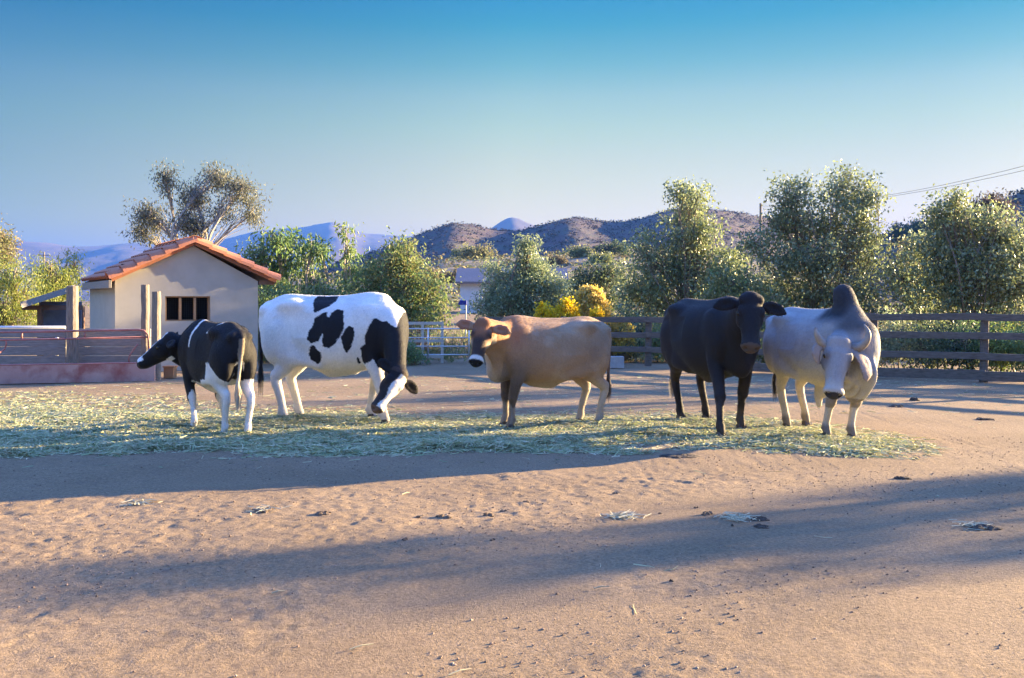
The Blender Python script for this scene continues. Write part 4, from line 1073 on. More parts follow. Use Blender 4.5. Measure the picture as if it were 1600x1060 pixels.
# ------------------------------------------------------------------ white house far behind, blue box on pole, utility poles
wh = np.array([*at(800, 470, 62)[:2], .55]); hs2 = empty('white_house', wh); tag(hs2, 'low white house half hidden behind the silvery bush', 'house')
q = MB(wh); q.box(wh + (.0, 1.5, 1.05), (6.4, 4.0, 2.15)); q.build('wall', M['white_wall'], hs2)
q = MB(wh); P = [(-3.5, -.8, 2.1), (3.5, -.8, 2.1), (3.5, 1.5, 3.0), (-3.5, 1.5, 3.0), (3.5, 3.8, 2.1), (-3.5, 3.8, 2.1)]
q.add([wh + np.array(p) for p in P] + [wh + np.array(p) + (0, 0, .12) for p in P], [(0, 1, 2, 3), (3, 2, 4, 5), (6, 7, 8, 9), (9, 8, 10, 11), (0, 1, 7, 6), (4, 5, 11, 10), (1, 2, 8, 7), (2, 4, 10, 8), (0, 3, 9, 6), (3, 5, 11, 9)])
q.build('roof', M['roof_grey'], hs2)
q = MB(wh); q.box(wh + (-1.2, -.51, 1.2), (.9, .03, .8)); q.build('window', M['dark_in'], hs2)
bp0 = at(728, 492, 36); bp0[2] = float(ground_z(bp0[0], 36)); bb_ = empty('blue_box_on_pole', bp0); tag(bb_, 'small blue box on a thin white pole beside the silvery bush', 'box')
q = MB(bp0); q.tube([bp0, at(728, 476, 36)], .022, 8); q.build('pole', M['white_wall'], bb_)
q = MB(bp0); q.box(at(723, 473, 36), (.30, .26, .17)); q.build('box', M['blue'], bb_, bevel=.015)
def power_pole(x, y, z0, h, label, arm=True):
    o = empty('power_pole', (x, y, z0)); tag(o, label, 'power pole', 'utility poles')
    q = MB((x, y, z0)); q.tube([(x, y, z0), (x, y, z0 + h)], [.15, .10], 10); q.build('pole', M['wood_post'], o)
    if arm:
        q = MB((x, y, z0)); q.box((x, y - .12, z0 + h - .5), (2.0, .09, .11)); q.build('crossarm', M['wood_post'], o)
        for sx in (-.85, .85):
            q = MB((x, y, z0)); q.tube([(x + sx, y - .12, z0 + h - .44), (x + sx, y - .12, z0 + h - .28)], [.05, .035], 8); q.build('insulator', M['concrete'], o)
p1 = at(1188.5, 318, 90); power_pole(p1[0], 90, 1.0, p1[2] - 1.0, 'thin utility pole rising behind the trees right of centre', False)
p2 = at(69, 394, 150); power_pole(p2[0], 150, .8, p2[2] - .8, 'small distant utility pole with a crossarm beyond the left trees')
p3 = (31.0, 40.0, 10.2)
for dz, lab in ((0, 'upper thin overhead wire crossing the sky at right'), (-.55, 'lower thin overhead wire crossing the sky at right')):
    a, bq = np.array([p1[0], 90, p1[2] - .15 + dz * .3]), np.array([p3[0], p3[1], p3[2] + dz])
    t = np.linspace(0, 1, 40)[:, None]; P = a + (bq - a) * t; P[:, 2] -= (4 * t * (1 - t))[:, 0] * (1.35 + dz * .4)
    q = MB(tuple(a)); q.tube(P, .012, 5); tag(q.build('power_line', M['wire'], None), lab, 'wire', 'overhead wires')
power_pole(p3[0], p3[1], .3, 10.2, 'utility pole beyond the right edge of the yard', False)

# ------------------------------------------------------------------ trees and shrubs
def T(name, label, D, base_px, items, cols, cat='tree', **kw):
    b = ((base_px - 800) / F * D, D)
    return make_tree(name, label, cat, b, lob(D, *items, dy=kw.pop('dy', .8)), cols, **kw)

T('eucalyptus_tree', 'tall airy grey-green tree rising behind the tiled house', 46, 300, [(258, 282, 13, 28), (236, 338, 30, 22), (224, 364, 24, 15), (303, 305, 22, 26), (338, 281, 24, 20), (296, 352, 34, 24), (376, 298, 28, 22), (394, 335, 14, 22), (345, 330, 16, 16)],
  G_BLUE, leaf=.16, clumps=330, per=32, sprays=0, spread=.27, trunk_r=.085, stems=4, stem_spread=.9, bark='bark_pale', seed=1, droop=1.0, aspect=.30, fill=.6)
T('brown_tree', 'brownish tree cut by the left edge of the picture', 52, -20, [(2, 372, 22, 26), (-30, 385, 40, 40), (12, 400, 20, 25)], G_TAN[1:] + G_OLIVE[:2], leaf=.16, clumps=150, per=34, spread=.3, trunk_r=.15, seed=2)
T('willow_tree', 'yellow-green feathery tree at the far left edge', 40, 10, [(20, 440, 50, 38), (-25, 450, 50, 50), (45, 480, 45, 38), (0, 495, 60, 40)], G_YELL, leaf=.13, clumps=260, per=46, spread=.28, trunk_r=.14, stems=3, seed=3, droop=1.0, aspect=.28)
T('willow_tree', 'yellow-green feathery tree showing above the lean-to shed', 43, 85, [(80, 430, 30, 30), (95, 455, 30, 30), (112, 425, 18, 28), (70, 470, 40, 34)], G_YELL, leaf=.13, clumps=190, per=44, spread=.28, trunk_r=.12, stems=3, seed=4, droop=1.0, aspect=.28)
sap = dict(leaf=.16, spread=.20, trunk_r=.045, stems=3, stem_spread=.35, bark='bark_pale', droop=.9, aspect=.36, fill=.7, lm='leaf')
T('sapling', 'leafy green sapling right behind the house roof corner', 29, 432, [(432, 372, 22, 22), (408, 402, 26, 28), (440, 412, 26, 30), (425, 455, 34, 34), (455, 380, 16, 14)], G_FRESH, clumps=150, per=22, seed=5, group='young green trees by the gate', **sap)
T('sapling', 'thin airy sapling with open branches above the spotted cow', 30, 490, [(490, 388, 22, 18), (505, 400, 14, 16), (478, 410, 20, 20), (490, 450, 30, 34)], G_FRESH, clumps=90, per=18, seed=6, group='young green trees by the gate', **sap)
T('sapling', 'slender sapling with a small leaf tuft at its top', 30, 546, [(543, 358, 12, 11), (546, 400, 12, 22), (552, 432, 18, 24), (545, 470, 30, 34)], G_FRESH, clumps=80, per=20, seed=7, group='young green trees by the gate', **sap)
T('leafy_tree', 'bushy bright green tree between the spotted cow and the gate', 28, 640, [(612, 410, 20, 26), (640, 405, 18, 22), (590, 440, 34, 36), (635, 445, 40, 38), (668, 465, 30, 30), (620, 500, 60, 36), (672, 495, 30, 24), (570, 480, 34, 34)], G_FRESH + G_OLIVE[:2] + [(.24, .20, .07)], leaf=.11, clumps=420, per=34, spread=.22, trunk_r=.06, stems=5, sprays=3, stem_spread=.8, seed=8)
T('leafy_shrub', 'green shrub behind the back of the spotted cow', 27, 500, [(470, 500, 44, 44), (530, 505, 44, 48), (500, 470, 40, 24), (440, 520, 34, 44)], G_OLIVE + G_FRESH[:2], cat='shrub', leaf=.11, clumps=260, per=34, spread=.2, trunk_r=.04, stems=4, stem_spread=.8, seed=9)
T('leafy_shrub', 'green shrub growing against the right house wall', 26, 425, [(418, 500, 22, 40), (420, 545, 24, 26), (432, 470, 18, 22)], G_FRESH, cat='shrub', leaf=.10, clumps=120, per=34, spread=.17, trunk_r=.03, stems=3, seed=10)
T('climbing_weed', 'green weeds climbing through the left half of the gate', 24.9, 645, [(630, 548, 16, 20), (648, 552, 18, 16), (620, 528, 12, 24), (655, 568, 22, 8)], G_FRESH, cat='plant', leaf=.07, clumps=90, per=34, spread=.10, trunk_r=.012, stems=3, seed=11)
T('silver_bush', 'silvery grey-green pointed bush behind the fawn cow', 33, 815, [(824, 392, 12, 14), (826, 418, 26, 22), (795, 445, 40, 34), (845, 448, 36, 36), (770, 478, 40, 24), (815, 480, 60, 24), (866, 476, 18, 28)], G_SILV, cat='bush', leaf=.10, clumps=430, per=44, spread=.20, trunk_r=.07, stems=5, sprays=3, stem_spread=.7, seed=12, lm='leaf_glossy', aspect=.5)
T('dark_shrub', 'dark green shrub behind the dome of yellow bloom', 42, 925, [(925, 440, 30, 28), (905, 462, 22, 30), (945, 465, 24, 34), (960, 430, 22, 20)], G_DARK + G_OLIVE[:1], cat='shrub', leaf=.13, clumps=170, per=40, spread=.25, trunk_r=.06, stems=3, seed=13)
gl = dict(lm='leaf_glossy', aspect=.52, leaf=.115, per=30, spread=.24, stems=5, stem_spread=.9, trunk_r=.045, fill=.5, sprays=4)
T('poplar_tree', 'grey-green tree with a spiky top left of the black cow', 33, 1075, [(1068, 306, 12, 12), (1088, 312, 10, 14), (1072, 342, 26, 26), (1090, 372, 34, 30), (1065, 410, 42, 40), (1010, 405, 24, 40), (1125, 430, 36, 40), (1000, 455, 40, 36), (1070, 465, 80, 34), (1040, 505, 60, 26), (980, 500, 34, 26)], G_SILV + G_OLIVE[:2], clumps=760, seed=14, group='leafy trees behind the back fence', **gl)
T('poplar_tree', 'tall broad grey-green tree behind the humped bull', 31.5, 1285, [(1236, 312, 28, 28), (1224, 352, 22, 24), (1318, 302, 40, 32), (1345, 330, 32, 28), (1285, 360, 70, 34), (1255, 410, 76, 44), (1345, 400, 40, 54), (1230, 460, 60, 36), (1310, 465, 70, 32), (1270, 508, 60, 26), (1350, 505, 50, 30)], G_SILV + G_OLIVE[:2] + G_BLUE[:1], clumps=940, seed=15, group='leafy trees behind the back fence', **gl)
T('poplar_tree', 'wide glossy tree at the right edge above the fence', 29, 1520, [(1492, 322, 16, 14), (1470, 345, 20, 16), (1500, 365, 44, 28), (1552, 362, 34, 32), (1465, 410, 50, 38), (1550, 415, 56, 44), (1500, 458, 80, 32), (1610, 400, 50, 60), (1590, 455, 50, 30), (1490, 508, 60, 30), (1580, 505, 60, 32)], G_SILV + G_OLIVE, clumps=900, seed=16, group='leafy trees behind the back fence', **gl)
T('poplar_tree', 'shorter thin tree between the two big trees at right', 31, 1425, [(1425, 398, 16, 24), (1415, 440, 26, 30), (1440, 455, 22, 28), (1420, 505, 44, 30)], G_SILV + G_TAN[:1], clumps=240, seed=17, group='leafy trees behind the back fence', **gl)
T('poplar_tree', 'low leafy tree behind the black cow shoulders', 30, 1150, [(1150, 455, 34, 34), (1175, 470, 30, 26), (1120, 475, 34, 24), (1200, 505, 40, 24)], G_OLIVE + G_FRESH[:1], clumps=260, seed=18, group='leafy trees behind the back fence', **gl)
T('distant_tree', 'dark purplish tree on the skyline at far right', 62, 1548, [(1535, 322, 12, 14), (1552, 318, 14, 13), (1565, 330, 16, 16), (1548, 345, 24, 20)], [(.07, .055, .06), (.09, .07, .07), (.06, .06, .05)], leaf=.2, clumps=140, per=30, spread=.35, trunk_r=.14, seed=19)
def on_hill(px, D, hu_, hr_, hz_):
    j = np.argmin(np.abs(hr_ - D)); return float(np.interp(px, hu_, hz_[j]))
for i, (px, D, r, lab) in enumerate(((1405, 185, 13, 'dark round oak on the right skyline, left of two'), (1432, 180, 15, 'dark round oak on the right skyline, right of two'))):
    z = on_hill(px, D, hu2, hr2, hz2); x = (px - 800) / F * D; s = D / F
    make_tree('oak_tree', lab, 'tree', (x, D, z - .2), [(x, D, z + r * s * 1.2, r * s, r * s, r * s * 1.1), (x + r * s * .6, D, z + r * s * .8, r * s * .8, r * s, r * s * .7)], G_DARK, leaf=.5, clumps=90, per=22, spread=.7, trunk_r=.2, seed=20 + i, group='oaks on the skyline', twig=False)

# low shrubs behind the rails
for i, (px, D, w_, top, cols, lab) in enumerate((
        (985, 26.5, 40, 488, G_DARK + G_SILV[:2], 'dark leafy shrub behind the fence left of the black cow'),
        (1035, 26.0, 34, 490, G_OLIVE + G_FRESH[:1], 'green shrub behind the fence touching the black cow'),
        (1205, 25.0, 40, 505, G_DARK + G_OLIVE, 'dark shrub behind the fence between black cow and bull'),
        (1395, 22.6, 44, 488, G_TAN[1:3] + G_SILV, 'dry grey shrub behind the fence right of the bull'),
        (1455, 22.0, 44, 484, G_OLIVE + G_DARK, 'dark green shrub behind the middle fence span at right'),
        (1510, 21.8, 40, 490, G_DARK + G_FRESH[:1], 'shadowed shrub just left of the nearest fence post'),
        (1568, 21.4, 40, 482, G_YELL + G_FRESH, 'bright green shrub behind the fence at the right edge'),
        (1620, 21.0, 40, 500, G_FRESH, 'green shrub cut off by the right edge'))):
    base_py = HOR + EYE * F / D
    cy = (top + base_py) / 2
    T('fence_shrub', lab, D, px, [(px - w_ * .35, cy + 8, w_ * .6, (base_py - top) * .42), (px + w_ * .4, cy + 4, w_ * .6, (base_py - top) * .45), (px, cy - 6, w_ * .6, (base_py - top) * .45)], cols, cat='shrub', leaf=.07, clumps=130, per=44, spread=.13, trunk_r=.02, stems=4, stem_spread=.4, seed=40 + i, group='shrubs behind the rails', aspect=.5)

# flowering rabbitbrush: many upright stems tipped with bloom
def bloom_bush(label, px, D, w_px, top_py, stemc, flc, seed, n=900, tipfrac=.3):
    rng = np.random.default_rng(seed); x0 = (px - 800) / F * D; z0 = float(ground_z(x0, D)); R = w_px / 2 / F * D
    Ht = EYE + (HOR - top_py) / F * D - z0
    root = empty('rabbitbrush', (x0, D, z0)); tag(root, label, 'bush', 'yellow flowering bushes behind the fence')
    u = rng.normal(size=(n, 3)); u[:, 2] = np.abs(u[:, 2]) + .15; u /= np.linalg.norm(u, axis=1)[:, None]
    tip = u * np.array([R, R * .8, Ht]) * rng.uniform(.82, 1.03, (n, 1)); tip[:, 2] = np.maximum(tip[:, 2], .25)
    b0 = tip * np.array([.12, .12, 0]); mid = (tip * .6 + b0 * .4); mid[:, 2] = tip[:, 2] * .55
    wv = np.cross(u, rng.normal(size=(n, 3))); wv /= np.linalg.norm(wv, axis=1)[:, None]; wv *= .012
    V = np.stack([b0 - wv, b0 + wv, mid + wv, mid - wv, tip + wv * .7, tip - wv * .7], 1).reshape(-1, 3); k = np.arange(n)[:, None] * 6
    Fq = np.concatenate([k + [0, 1, 2, 3], k + [3, 2, 4, 5]]); c = np.repeat(np.array(stemc)[rng.integers(0, len(stemc), n)] * rng.uniform(.7, 1.2, (n, 1)), 6, 0)
    link('stems', np_mesh('stems', V, Fq, M['leaf'], False, c), root)
    sel = tip[(u[:, 2] > .25) | (rng.uniform(size=n) < .25)]
    V, Fq, c = leaves(sel, 12, .06, .075, flc, rng, droop=-.6, aspect=.7)
    link('bloom', np_mesh('bloom', V, Fq, M['leaf'], False, c), root)
YB = [(.80, .58, .02), (.74, .52, .02), (.86, .66, .04)]; TB = [(.66, .50, .13), (.70, .52, .08), (.56, .45, .18)]; ST_ = [(.46, .42, .30), (.38, .35, .24), (.48, .43, .34)]
bloom_bush('tan dome-shaped bush with fading yellow bloom behind the fence', 922, 26.3, 78, 452, ST_, TB, 1, 2000)
bloom_bush('bright yellow flowering bush behind the fawn cow, middle one', 886, 25.7, 56, 471, [(.24, .26, .12)], YB, 2, 700)
bloom_bush('bright yellow flowering clump left of its larger neighbour', 850, 25.5, 42, 478, [(.24, .26, .12)], YB, 3, 450)
bloom_bush('small bright yellow flower clump above the rump of the fawn cow', 932, 25.5, 28, 484, [(.24, .26, .12)], YB, 4, 300)
bloom_bush('low pale yellow bush by the fence right of the fawn cow', 972, 25.9, 40, 499, ST_, TB, 5, 500)

# shrubs scattered on the scrub slope: a few single ones, the rest as ground cover
rs_ = np.random.default_rng(5)
MID = [(705, 428, 120, 20, G_TAN), (735, 440, 110, 20, G_OLIVE), (672, 428, 125, 16, G_TAN + G_YELL[:1]), (745, 408, 165, 24, G_TAN[1:] + G_OLIVE), (725, 412, 170, 16, G_OLIVE), (690, 455, 80, 22, G_TAN + G_OLIVE), (710, 470, 66, 24, G_OLIVE),
       (960, 395, 150, 24, G_DARK), (905, 400, 150, 14, G_OLIVE), (940, 405, 140, 14, G_YELL[2:] + G_OLIVE), (900, 425, 110, 16, G_OLIVE), (870, 410, 140, 12, G_TAN), (1165, 420, 100, 24, G_OLIVE), (580, 440, 100, 26, G_OLIVE), (520, 445, 95, 28, G_TAN + G_OLIVE), (470, 450, 95, 26, G_OLIVE)]
MLAB = ['tan scrub bush on the far slope above the gate', 'olive bush on the slope left of the silvery bush', 'yellowish bush high on the slope above the gate', 'broad tan bush along the foot of the dark hill', 'small olive bush at the foot of the dark hill', 'dry bush below the slope above the gate', 'olive bush beside the blue box', 'dark round bush on the slope left of the spiky tree',
        'small olive bush on the slope above the yellow bloom', 'yellow-green upright bush near the dark round bush', 'olive bush just above the dark shrub', 'small tan bush right of the silvery bush top', 'olive bush behind the utility pole', 'olive bush beyond the saplings above the spotted cow', 'tan and olive bush beyond the thin sapling', 'olive bush beyond the saplings near the house roof']
for i, ((px, py, D, r, cols), lab) in enumerate(zip(MID, MLAB)):
    z = on_hill(px, D, hu3, hr3, hz3) if D > 64 else float(ground_z((px - 800) / F * D, D)); x = (px - 800) / F * D; s = D / F
    make_tree('scrub_bush', lab, 'bush', (x, D, z - .15), [(x - r * s * .4, D, z + r * s * .45, r * s * .8, r * s * .7, r * s * .6), (x + r * s * .4, D, z + r * s * .5, r * s * .75, r * s * .7, r * s * .65)], cols, leaf=.1 + D * .0018, clumps=60, per=28, spread=.12 + D * .002, trunk_r=.05, seed=70 + i, group='bushes on the slope beyond', twig=False)
def scrub(name, label, hu_, hr_, hz_, n, size, cols, seed, lo=.0, hi=.85):
    rng = np.random.default_rng(seed); i = rng.integers(int(lo * len(hr_)), int(hi * len(hr_)), n); u = rng.uniform(hu_[6], hu_[-6], n)
    r = hr_[i]; x = (u - 800) / F * r; z = np.array([np.interp(a, hu_, hz_[k]) for a, k in zip(u, i)])
    sz = size * rng.uniform(.4, 1.3, n)
    C = np.stack([x, r + rng.normal(size=n) * 1.5, z + sz * .06], 1)
    per = 12; V, Fq, c = leaves(C, per, 1.0, .9, cols, rng, droop=0, aspect=.8)
    ctr = np.repeat(C, per * 4, 0); V = ctr + (V - ctr) * np.repeat(sz, per * 4)[:, None] * np.array([.62, .62, .42])
    tag(link(name, np_mesh(name, V, Fq, M['scrub'], False, c)), label, 'scrub', kind='stuff')
scrub('hillside_scrub', 'dark chaparral covering the brown hill', hu, hr, hz, 7000, 1.7, [(.045, .038, .034), (.06, .046, .04), (.04, .038, .03), (.085, .065, .052)], 1, .05, .72)
scrub('hillside_scrub', 'dark chaparral covering the right-hand hill', hu2, hr2, hz2, 2600, 1.4, [(.05, .055, .035), (.075, .07, .05), (.04, .045, .03)], 2, .05, .8)
scrub('slope_scrub', 'dry low scrub on the slope beyond the fence', hu3, hr3, hz3, 2600, 1.0, G_TAN + G_OLIVE, 3, .05, .75)
# weedy strip behind the fence
rng = np.random.default_rng(9); n = 2600
D = rng.uniform(25.2, 40, n); px = rng.uniform(380, 1750, n); X = (px - 800) / F * D
C = np.stack([X, D, ground_z(X, D) + .08], 1)
keep = (px < 1000) | (D > 23); C = C[keep]
V, Fq, c = leaves(C, 16, .16, .16, G_TAN + G_OLIVE + G_FRESH[:1], rng, droop=-.9, aspect=.16)
tag(link('weeds', np_mesh('weeds', V, Fq, M['leaf'], False, c)), 'dry weeds growing on the ground behind the fence', 'weeds', kind='stuff')

# trees beyond the right edge of the picture whose shadows cross the yard
OUT = [((22.0, 15.8), [(22.0, 15.8, 4.3, .9, .75, .6), (22.4, 14.9, 3.9, .6, .35, .5), (21.6, 16.4, 4.9, .7, .4, .4)], 'leafy tree outside the yard casting the nearer foreground shadow'),
       ((25.0, 17.9), [(25.0, 17.9, 4.45, .8, .45, .35)], 'leafy tree outside the yard casting the farther foreground shadow'),
       ((15.5, 23.0), [(15.5, 23.0, 2.2, 1.6, 1.2, 1.3), (16.5, 24.0, 3.6, 1.5, 1.2, 1.2)], 'leafy tree beyond the right end of the fence'),
       ((20.5, 23.2), [(20.5, 23.2, 2.6, 1.8, .8, 1.2), (21.0, 23.6, 4.6, 1.6, .7, 1.2)], 'leafy tree farther beyond the right end of the fence')]
for i, (bs, lbs, lab) in enumerate(OUT):
    make_tree('shade_tree', lab, 'tree', bs, lbs, G_SILV + G_OLIVE, leaf=.14, clumps=(70, 30, 110, 110)[i], per=26, spread=.20, trunk_r=.07, seed=90 + i, lm='leaf', group='trees beyond the right edge')

# ------------------------------------------------------------------ hay
def to_px(x, y): return 800 + x / y * F, HOR + EYE * F / y
def hay_density(x, y):
    px, py = to_px(x, y)
    n = fbm(x * .55, y * .9, oct=3, seed=200); n2 = fbm(x * 1.7, y * 2.2, oct=3, seed=210)
    near = np.interp(px, [-200, 0, 300, 600, 900, 1100, 1300, 1450, 1500], [716, 716, 716, 714, 708, 706, 712, 716, 700]) + 10 * n2 + 4 * n
    far = np.interp(px, [-200, 0, 250, 420, 620, 780, 950, 1150, 1300, 1450, 1500], [602, 604, 612, 632, 636, 640, 636, 642, 664, 682, 700]) + 8 * n
    a = np.clip((near - py) / 12, 0, 1) * np.clip((py - far) / 26, 0, 1)
    r = np.clip((1490 - px) / 110, 0, 1)
    core = np.clip((py - np.interp(px, [0, 300, 700, 1500], [632, 638, 640, 646])) / 22, .16, 1)
    return a * r * core * np.clip(.72 + .55 * n2 + .35 * n, .05, 1.2)
def mound(x, y):
    d = hay_density(x, y)
    return .075 * d * np.clip(.55 + .8 * fbm(x * 1.3, y * 1.6, oct=3, seed=220), .1, 1.2)
rng = np.random.default_rng(21)
hx = np.arange(-9.2, 6.4, .05); hy = np.arange(9.6, 19.2, .05)
HX, HY = np.meshgrid(hx, hy); hd_ = hay_density(HX, HY)
HZm = ground_z(HX, HY) + mound(HX, HY) - .014 + .018 * hd_ * noise3(HX * 14, HY * 14, seed=230)
n1, n2 = HX.shape; i0 = (np.arange(n1 - 1)[:, None] * n2 + np.arange(n2 - 1)[None, :]).ravel(); q4 = np.stack([i0, i0 + 1, i0 + n2 + 1, i0 + n2], 1)
q4 = q4[hd_.ravel()[q4].max(1) > .12]
m_mat = mat('hay_mat', (.27, .28, .14), (.44, .42, .24), 30, .95, .8, 90, c3=(.22, .17, .11), scale3=2.5, bdist=.03)
tag(link('hay_bed', np_mesh('hay_bed', np.stack([HX.ravel(), HY.ravel(), HZm.ravel()], 1), q4, m_mat, True)), 'matted layer of trampled green hay under the cattle', 'hay', kind='stuff')
NB = 150000
cx = rng.uniform(-9.0, 6.3, NB * 4); cy = rng.uniform(9.6, 19.0, NB * 4); dn = hay_density(cx, cy)
k = rng.uniform(size=NB * 4) < dn * 1.05; cx, cy = cx[k][:NB], cy[k][:NB]
# loose stalks scattered on the bare dirt
ex = rng.uniform(-9, 9, 5200); ey = 4.4 + rng.uniform(0, 1, 5200) ** .6 * 17; kk = rng.uniform(size=5200) < (.05 + .55 * np.clip(fbm(ex * .5, ey * .5, oct=2, seed=240), 0, 1) * (ey > 9.5) + .7 * (ey > 14))
cx = np.concatenate([cx, ex[kk]]); cy = np.concatenate([cy, ey[kk]]); n = len(cx)
ln = rng.uniform(.05, .20, n) * np.where(cy < 9, .8, 1); ang = rng.uniform(0, 6.283, n); tilt = rng.normal(0, .22, n); wd = rng.uniform(.0028, .0062, n) * np.where(cy < 9.2, .5, 1)
dv = np.stack([np.cos(ang) * np.cos(tilt), np.sin(ang) * np.cos(tilt), np.sin(np.abs(tilt))], 1); sd = np.stack([-np.sin(ang), np.cos(ang), rng.normal(0, .5, n)], 1)
p0 = np.stack([cx, cy, ground_z(cx, cy) + mound(cx, cy) + rng.uniform(-.004, .028, n) * np.clip(hay_density(cx, cy) + .12, 0, 1)], 1)
bend = np.stack([rng.normal(0, .02, n), rng.normal(0, .02, n), -np.abs(rng.normal(0, .02, n))], 1)
P = [p0 - dv * ln[:, None] / 2 + bend, p0, p0 + dv * ln[:, None] / 2 + bend]
for j in (0, 2): P[j][:, 2] = np.maximum(P[j][:, 2], ground_z(P[j][:, 0], P[j][:, 1]) + .003)
V = np.stack([P[0] - sd * wd[:, None], P[0] + sd * wd[:, None], P[1] - sd * wd[:, None], P[1] + sd * wd[:, None], P[2] - sd * wd[:, None] * .5, P[2] + sd * wd[:, None] * .5], 1).reshape(-1, 3)
kx = np.arange(n)[:, None] * 6; Fq = np.concatenate([kx + [0, 1, 3, 2], kx + [2, 3, 5, 4]])
HC = np.array([(.46, .48, .24), (.56, .54, .30), (.38, .43, .21), (.64, .58, .36), (.30, .36, .17), (.52, .45, .26)])
pt = np.clip(.5 + fbm(cx * .8, cy * .8, oct=2, seed=250), 0, 1)
c = HC[rng.integers(0, 6, n)] * rng.uniform(.75, 1.2, (n, 1)) * (1 - .12 * pt[:, None])
tag(link('hay', np_mesh('hay', V, Fq, M['hay'], False, np.repeat(c, 6, 0))), 'pale green loose hay stalks strewn under the cattle', 'hay', kind='stuff')

# ------------------------------------------------------------------ clods, pebbles
def lumps(C, r, cols, seed, flat=.6):
    rng = np.random.default_rng(seed); n = len(C)
    oc = np.array([(1, 0, 0), (-1, 0, 0), (0, 1, 0), (0, -1, 0), (0, 0, 1), (0, 0, -1)], float)
    V = oc[None] * rng.uniform(.6, 1.3, (n, 6, 1)); a = rng.uniform(0, 6.28, n); ca, sa = np.cos(a)[:, None], np.sin(a)[:, None]
    X = V[:, :, 0] * ca - V[:, :, 1] * sa; Y = V[:, :, 0] * sa + V[:, :, 1] * ca
    V = np.stack([X, Y, V[:, :, 2] * flat], 2) * r[:, None, None] + C[:, None, :]
    F8 = np.array([(0, 2, 4), (2, 1, 4), (1, 3, 4), (3, 0, 4), (2, 0, 5), (1, 2, 5), (3, 1, 5), (0, 3, 5)])
    Fq = (np.arange(n)[:, None, None] * 6 + F8[None]).reshape(-1, 3); c = np.repeat(np.array(cols)[rng.integers(0, len(cols), n)] * rng.uniform(.8, 1.2, (n, 1)), 6, 0)
    return V.reshape(-1, 3), Fq, c
M['clod'] = mat('clod_dirt', (1, 1, 1), scale=40, rough=.95, attr='col', spec=.15)
n = 60000; x = rng.uniform(-6.5, 6.5, n); y = 3.7 + rng.uniform(0, 1, n) ** 1.5 * 8; kk = (fbm(x * .7, y * .7, oct=2, seed=260) + rng.normal(0, .25, n)) > -.02; x, y = x[kk], y[kk]
r = .0025 + .009 * rng.uniform(0, 1, len(x)) ** 6
V, Fq, c = lumps(np.stack([x, y, ground_z(x, y) + r * .25], 1), r, [(.27, .185, .125), (.21, .145, .10), (.33, .25, .18), (.17, .12, .085)], 1)
tag(link('dirt_clods', np_mesh('dirt_clods', V, Fq, M['clod'], False, c)), 'small crumbs and clods of dirt scattered over the yard', 'dirt', kind='stuff')

# ------------------------------------------------------------------ dung pats, straw wisps, wood scrap
def dung(px, py, w_px, h_px, label, dry=False, seed=0):
    x, y = gpt(px, py); s = y / F; w_ = w_px * s; h = max(h_px * s * .8, .018); rng = np.random.default_rng(seed)
    mb = MB((x, y, 0)); k = 2 + int(w_px > 14) * 2 + int(w_px > 28) * 2
    for i in range(k):
        c = np.array([x + rng.uniform(-.34, .34) * w_, y + rng.uniform(-.25, .25) * w_, float(ground_z(x, y))]); r = w_ * rng.uniform(.20, .34)
        V = []; nu, nv = 10, 5
        for a in range(nv):
            th = math.pi / 2 * a / (nv - 1)
            for bq in range(nu):
                f = 2 * math.pi * bq / nu; rr = r * math.cos(th) * (1 + .28 * rng.normal() * (a < nv - 1)); V.append(c + np.array([rr * math.cos(f), rr * math.sin(f) * .85, h * rng.uniform(.75, 1.1) * math.sin(th) - .006]))
        mb.add(V, [(a * nu + bq, a * nu + (bq + 1) % nu, (a + 1) * nu + (bq + 1) % nu, (a + 1) * nu + bq) for a in range(nv - 1) for bq in range(nu)])
    o = mb.build('dung_pat', M['dung_dry' if dry else 'dung'], None); tag(o, label, 'dung', 'dung pats lying on the dirt')
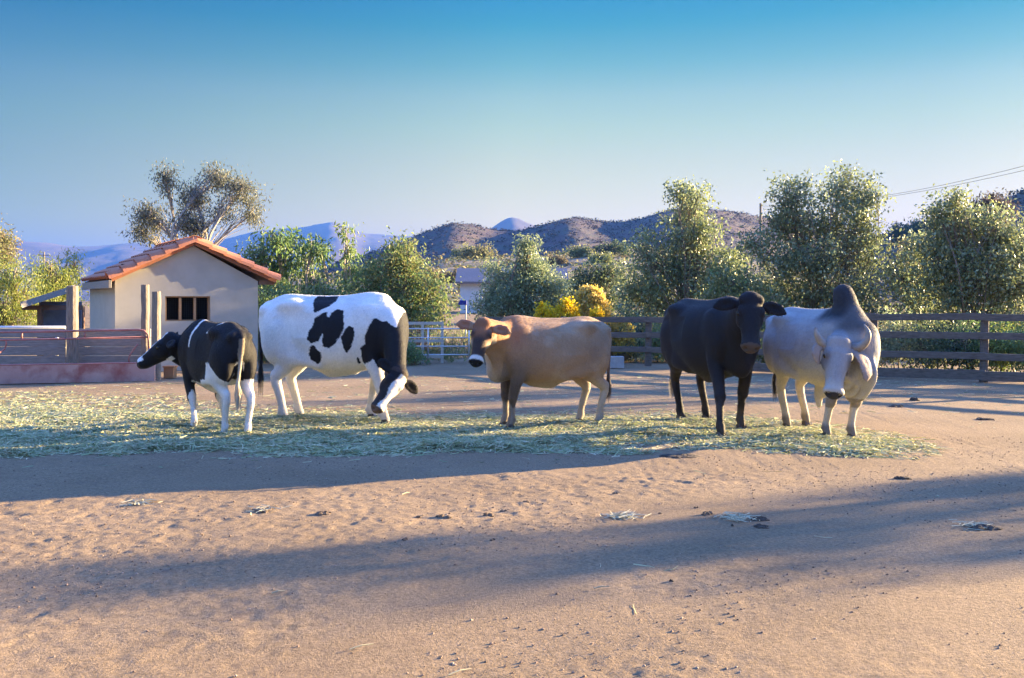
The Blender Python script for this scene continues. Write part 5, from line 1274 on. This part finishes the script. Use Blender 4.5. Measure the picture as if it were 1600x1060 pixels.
for i, (px, py, w_, h, lab, dry) in enumerate((
        (1300, 698, 26, 9, 'dark dung pile in front of the hooves of the grey bull', False), (1428, 627, 16, 7, 'small dung heap on the dirt right of the bull, farther one', False), (1402, 637, 22, 5, 'flat dung pat right of the bull, nearer one', False),
        (1540, 656, 26, 4, 'flat dark dung pat near the right edge below the fence', False), (1410, 748, 22, 6, 'dark flat block of wood in the shade at right, alone', False), (1106, 804, 18, 8, 'brown dung lump casting a shadow, left of the green dung', True),  # flat block alone in the shade is wood, shaped like the dung
        (1186, 812, 30, 8, 'upper dark dung pat mixed with hay, right of centre', False), (1186, 824, 30, 7, 'lower dark dung pat mixed with hay, right of centre', False), (1146, 822, 10, 4, 'tiny dung lump left of the lower dark pat', False),
        (1535, 825, 44, 8, 'large dark dung pat in the shadow near the right edge', False), (1028, 802, 10, 4, 'small brown dung lump right of the straw wisp', True), (1088, 794, 8, 3, 'tiny brown lump above the shadow-casting lump', True),
        (694, 807, 24, 6, 'brown dung pat left of centre, middle of its row', True), (650, 808, 12, 4, 'small brown lump left of the centre dung pat', True), (764, 804, 16, 6, 'brown dung lump right of the centre dung pat', True), (788, 797, 14, 4, 'thin brown lump just above its neighbour right of centre', True),
        (508, 806, 30, 6, 'dry brown dung pat in the left half of the yard', True), (408, 800, 36, 6, 'dry brown dung pat with straw, leftmost in its row', True), (635, 844, 14, 5, 'small dark lump alone below the centre dung row', True), (772, 844, 12, 3, 'thin dark lump on the edge of the tree shadow', True),
        (1050, 910, 13, 6, 'dark lump alone in the lower middle of the yard', False), (822, 784, 10, 3, 'tiny flat lump above the straw wisp left of centre', True), (1060, 714, 56, 3, 'flat dark smear standing in for shadow at the near edge of the hay', False), (962, 770, 12, 3, 'thin flat lump in the sunlit dirt at centre', True))):  # smear at the hay edge is a dark patch in place of cast shadow
    dung(px, py, w_, h, lab, dry, i)
def wisp(px, py, w_px, n, label, seed):
    x, y = gpt(px, py); rng = np.random.default_rng(seed); R = w_px / 2 * y / F; mb = MB((x, y, 0))
    for i in range(n):
        c = np.array([x + rng.normal() * R * .5, y + rng.normal() * R * .5, 0]); c[2] = float(ground_z(c[0], c[1])) + rng.uniform(.004, .022)
        a = rng.uniform(0, 6.28); l = rng.uniform(.04, .13); d = np.array([math.cos(a), math.sin(a), rng.uniform(-.05, .15)]) * l / 2; sdv = np.array([-math.sin(a), math.cos(a), .4]) * rng.uniform(.002, .004)
        mb.add([c - d - sdv, c - d + sdv, c + d + sdv * .6, c + d - sdv * .6], [(0, 1, 2, 3)])
    tag(mb.build('straw_wisp', M['straw'], None), label, 'straw', 'wisps of straw on the dirt', 'stuff')
M['straw'] = mat('straw', (.42, .38, .22), (.52, .47, .30), 20, .8)
for i, (px, py, w_, n, lab) in enumerate(((972, 806, 54, 150, 'loose green straw wisp right of the centre dung row'), (1150, 810, 60, 120, 'straw wisp spread beside the dark dung pats'), (220, 786, 50, 80, 'flat straw wisp at far left of the dirt'), (412, 800, 50, 50, 'straw wisp on the leftmost dry dung pat'), (1520, 822, 50, 60, 'straw wisp on the large dung pat at the right edge'), (840, 700, 60, 200, 'loose straw wisp spilling from the near hay edge'))):
    wisp(px, py, w_, n, lab, i)
for i, (px, py, ang, l, lab) in enumerate(((565, 1012, .5, .115, 'single pale straw stalk at the bottom left of centre'), (718, 1050, .55, .11, 'single pale straw stalk at the bottom edge'), (940, 923, .2, .09, 'single pale straw stalk in the middle shadow'), (435, 924, .4, .07, 'single small straw stalk left of the tree shadow'), (634, 772, .9, .09, 'single straw stalk in the sunlit dirt near centre'))):
    x, y = gpt(px, py); z = float(ground_z(x, y)) + .012; d = np.array([math.cos(ang), math.sin(ang), .05]) * l / 2; q = MB((x, y, z)); c = np.array([x, y, z]); q.tube([c - d, c + np.array([0, 0, .006]), c + d], [.003, .0035, .002], 5)
    tag(q.build('straw_stalk', M['straw'], None), lab, 'straw', 'single straw stalks')

# ------------------------------------------------------------------ air: haze over the valley
hb_ = MB(); hb_.box((0, 0, 171), (17000, 17000, 350)); hz_o = None
hm = bpy.data.materials.new('haze_air'); hm.use_nodes = True; HN = hm.node_tree.nodes; HN.clear()
vol = HN.new('ShaderNodeVolumePrincipled'); vol.inputs['Color'].default_value = (.06, .17, .62, 1); vol.inputs['Density'].default_value = 2.0e-4; vol.inputs['Anisotropy'].default_value = .2
out = HN.new('ShaderNodeOutputMaterial'); hm.node_tree.links.new(vol.outputs[0], out.inputs['Volume'])
tag(hb_.build('haze', hm), 'thin bluish haze in the valley air', 'haze', kind='stuff')
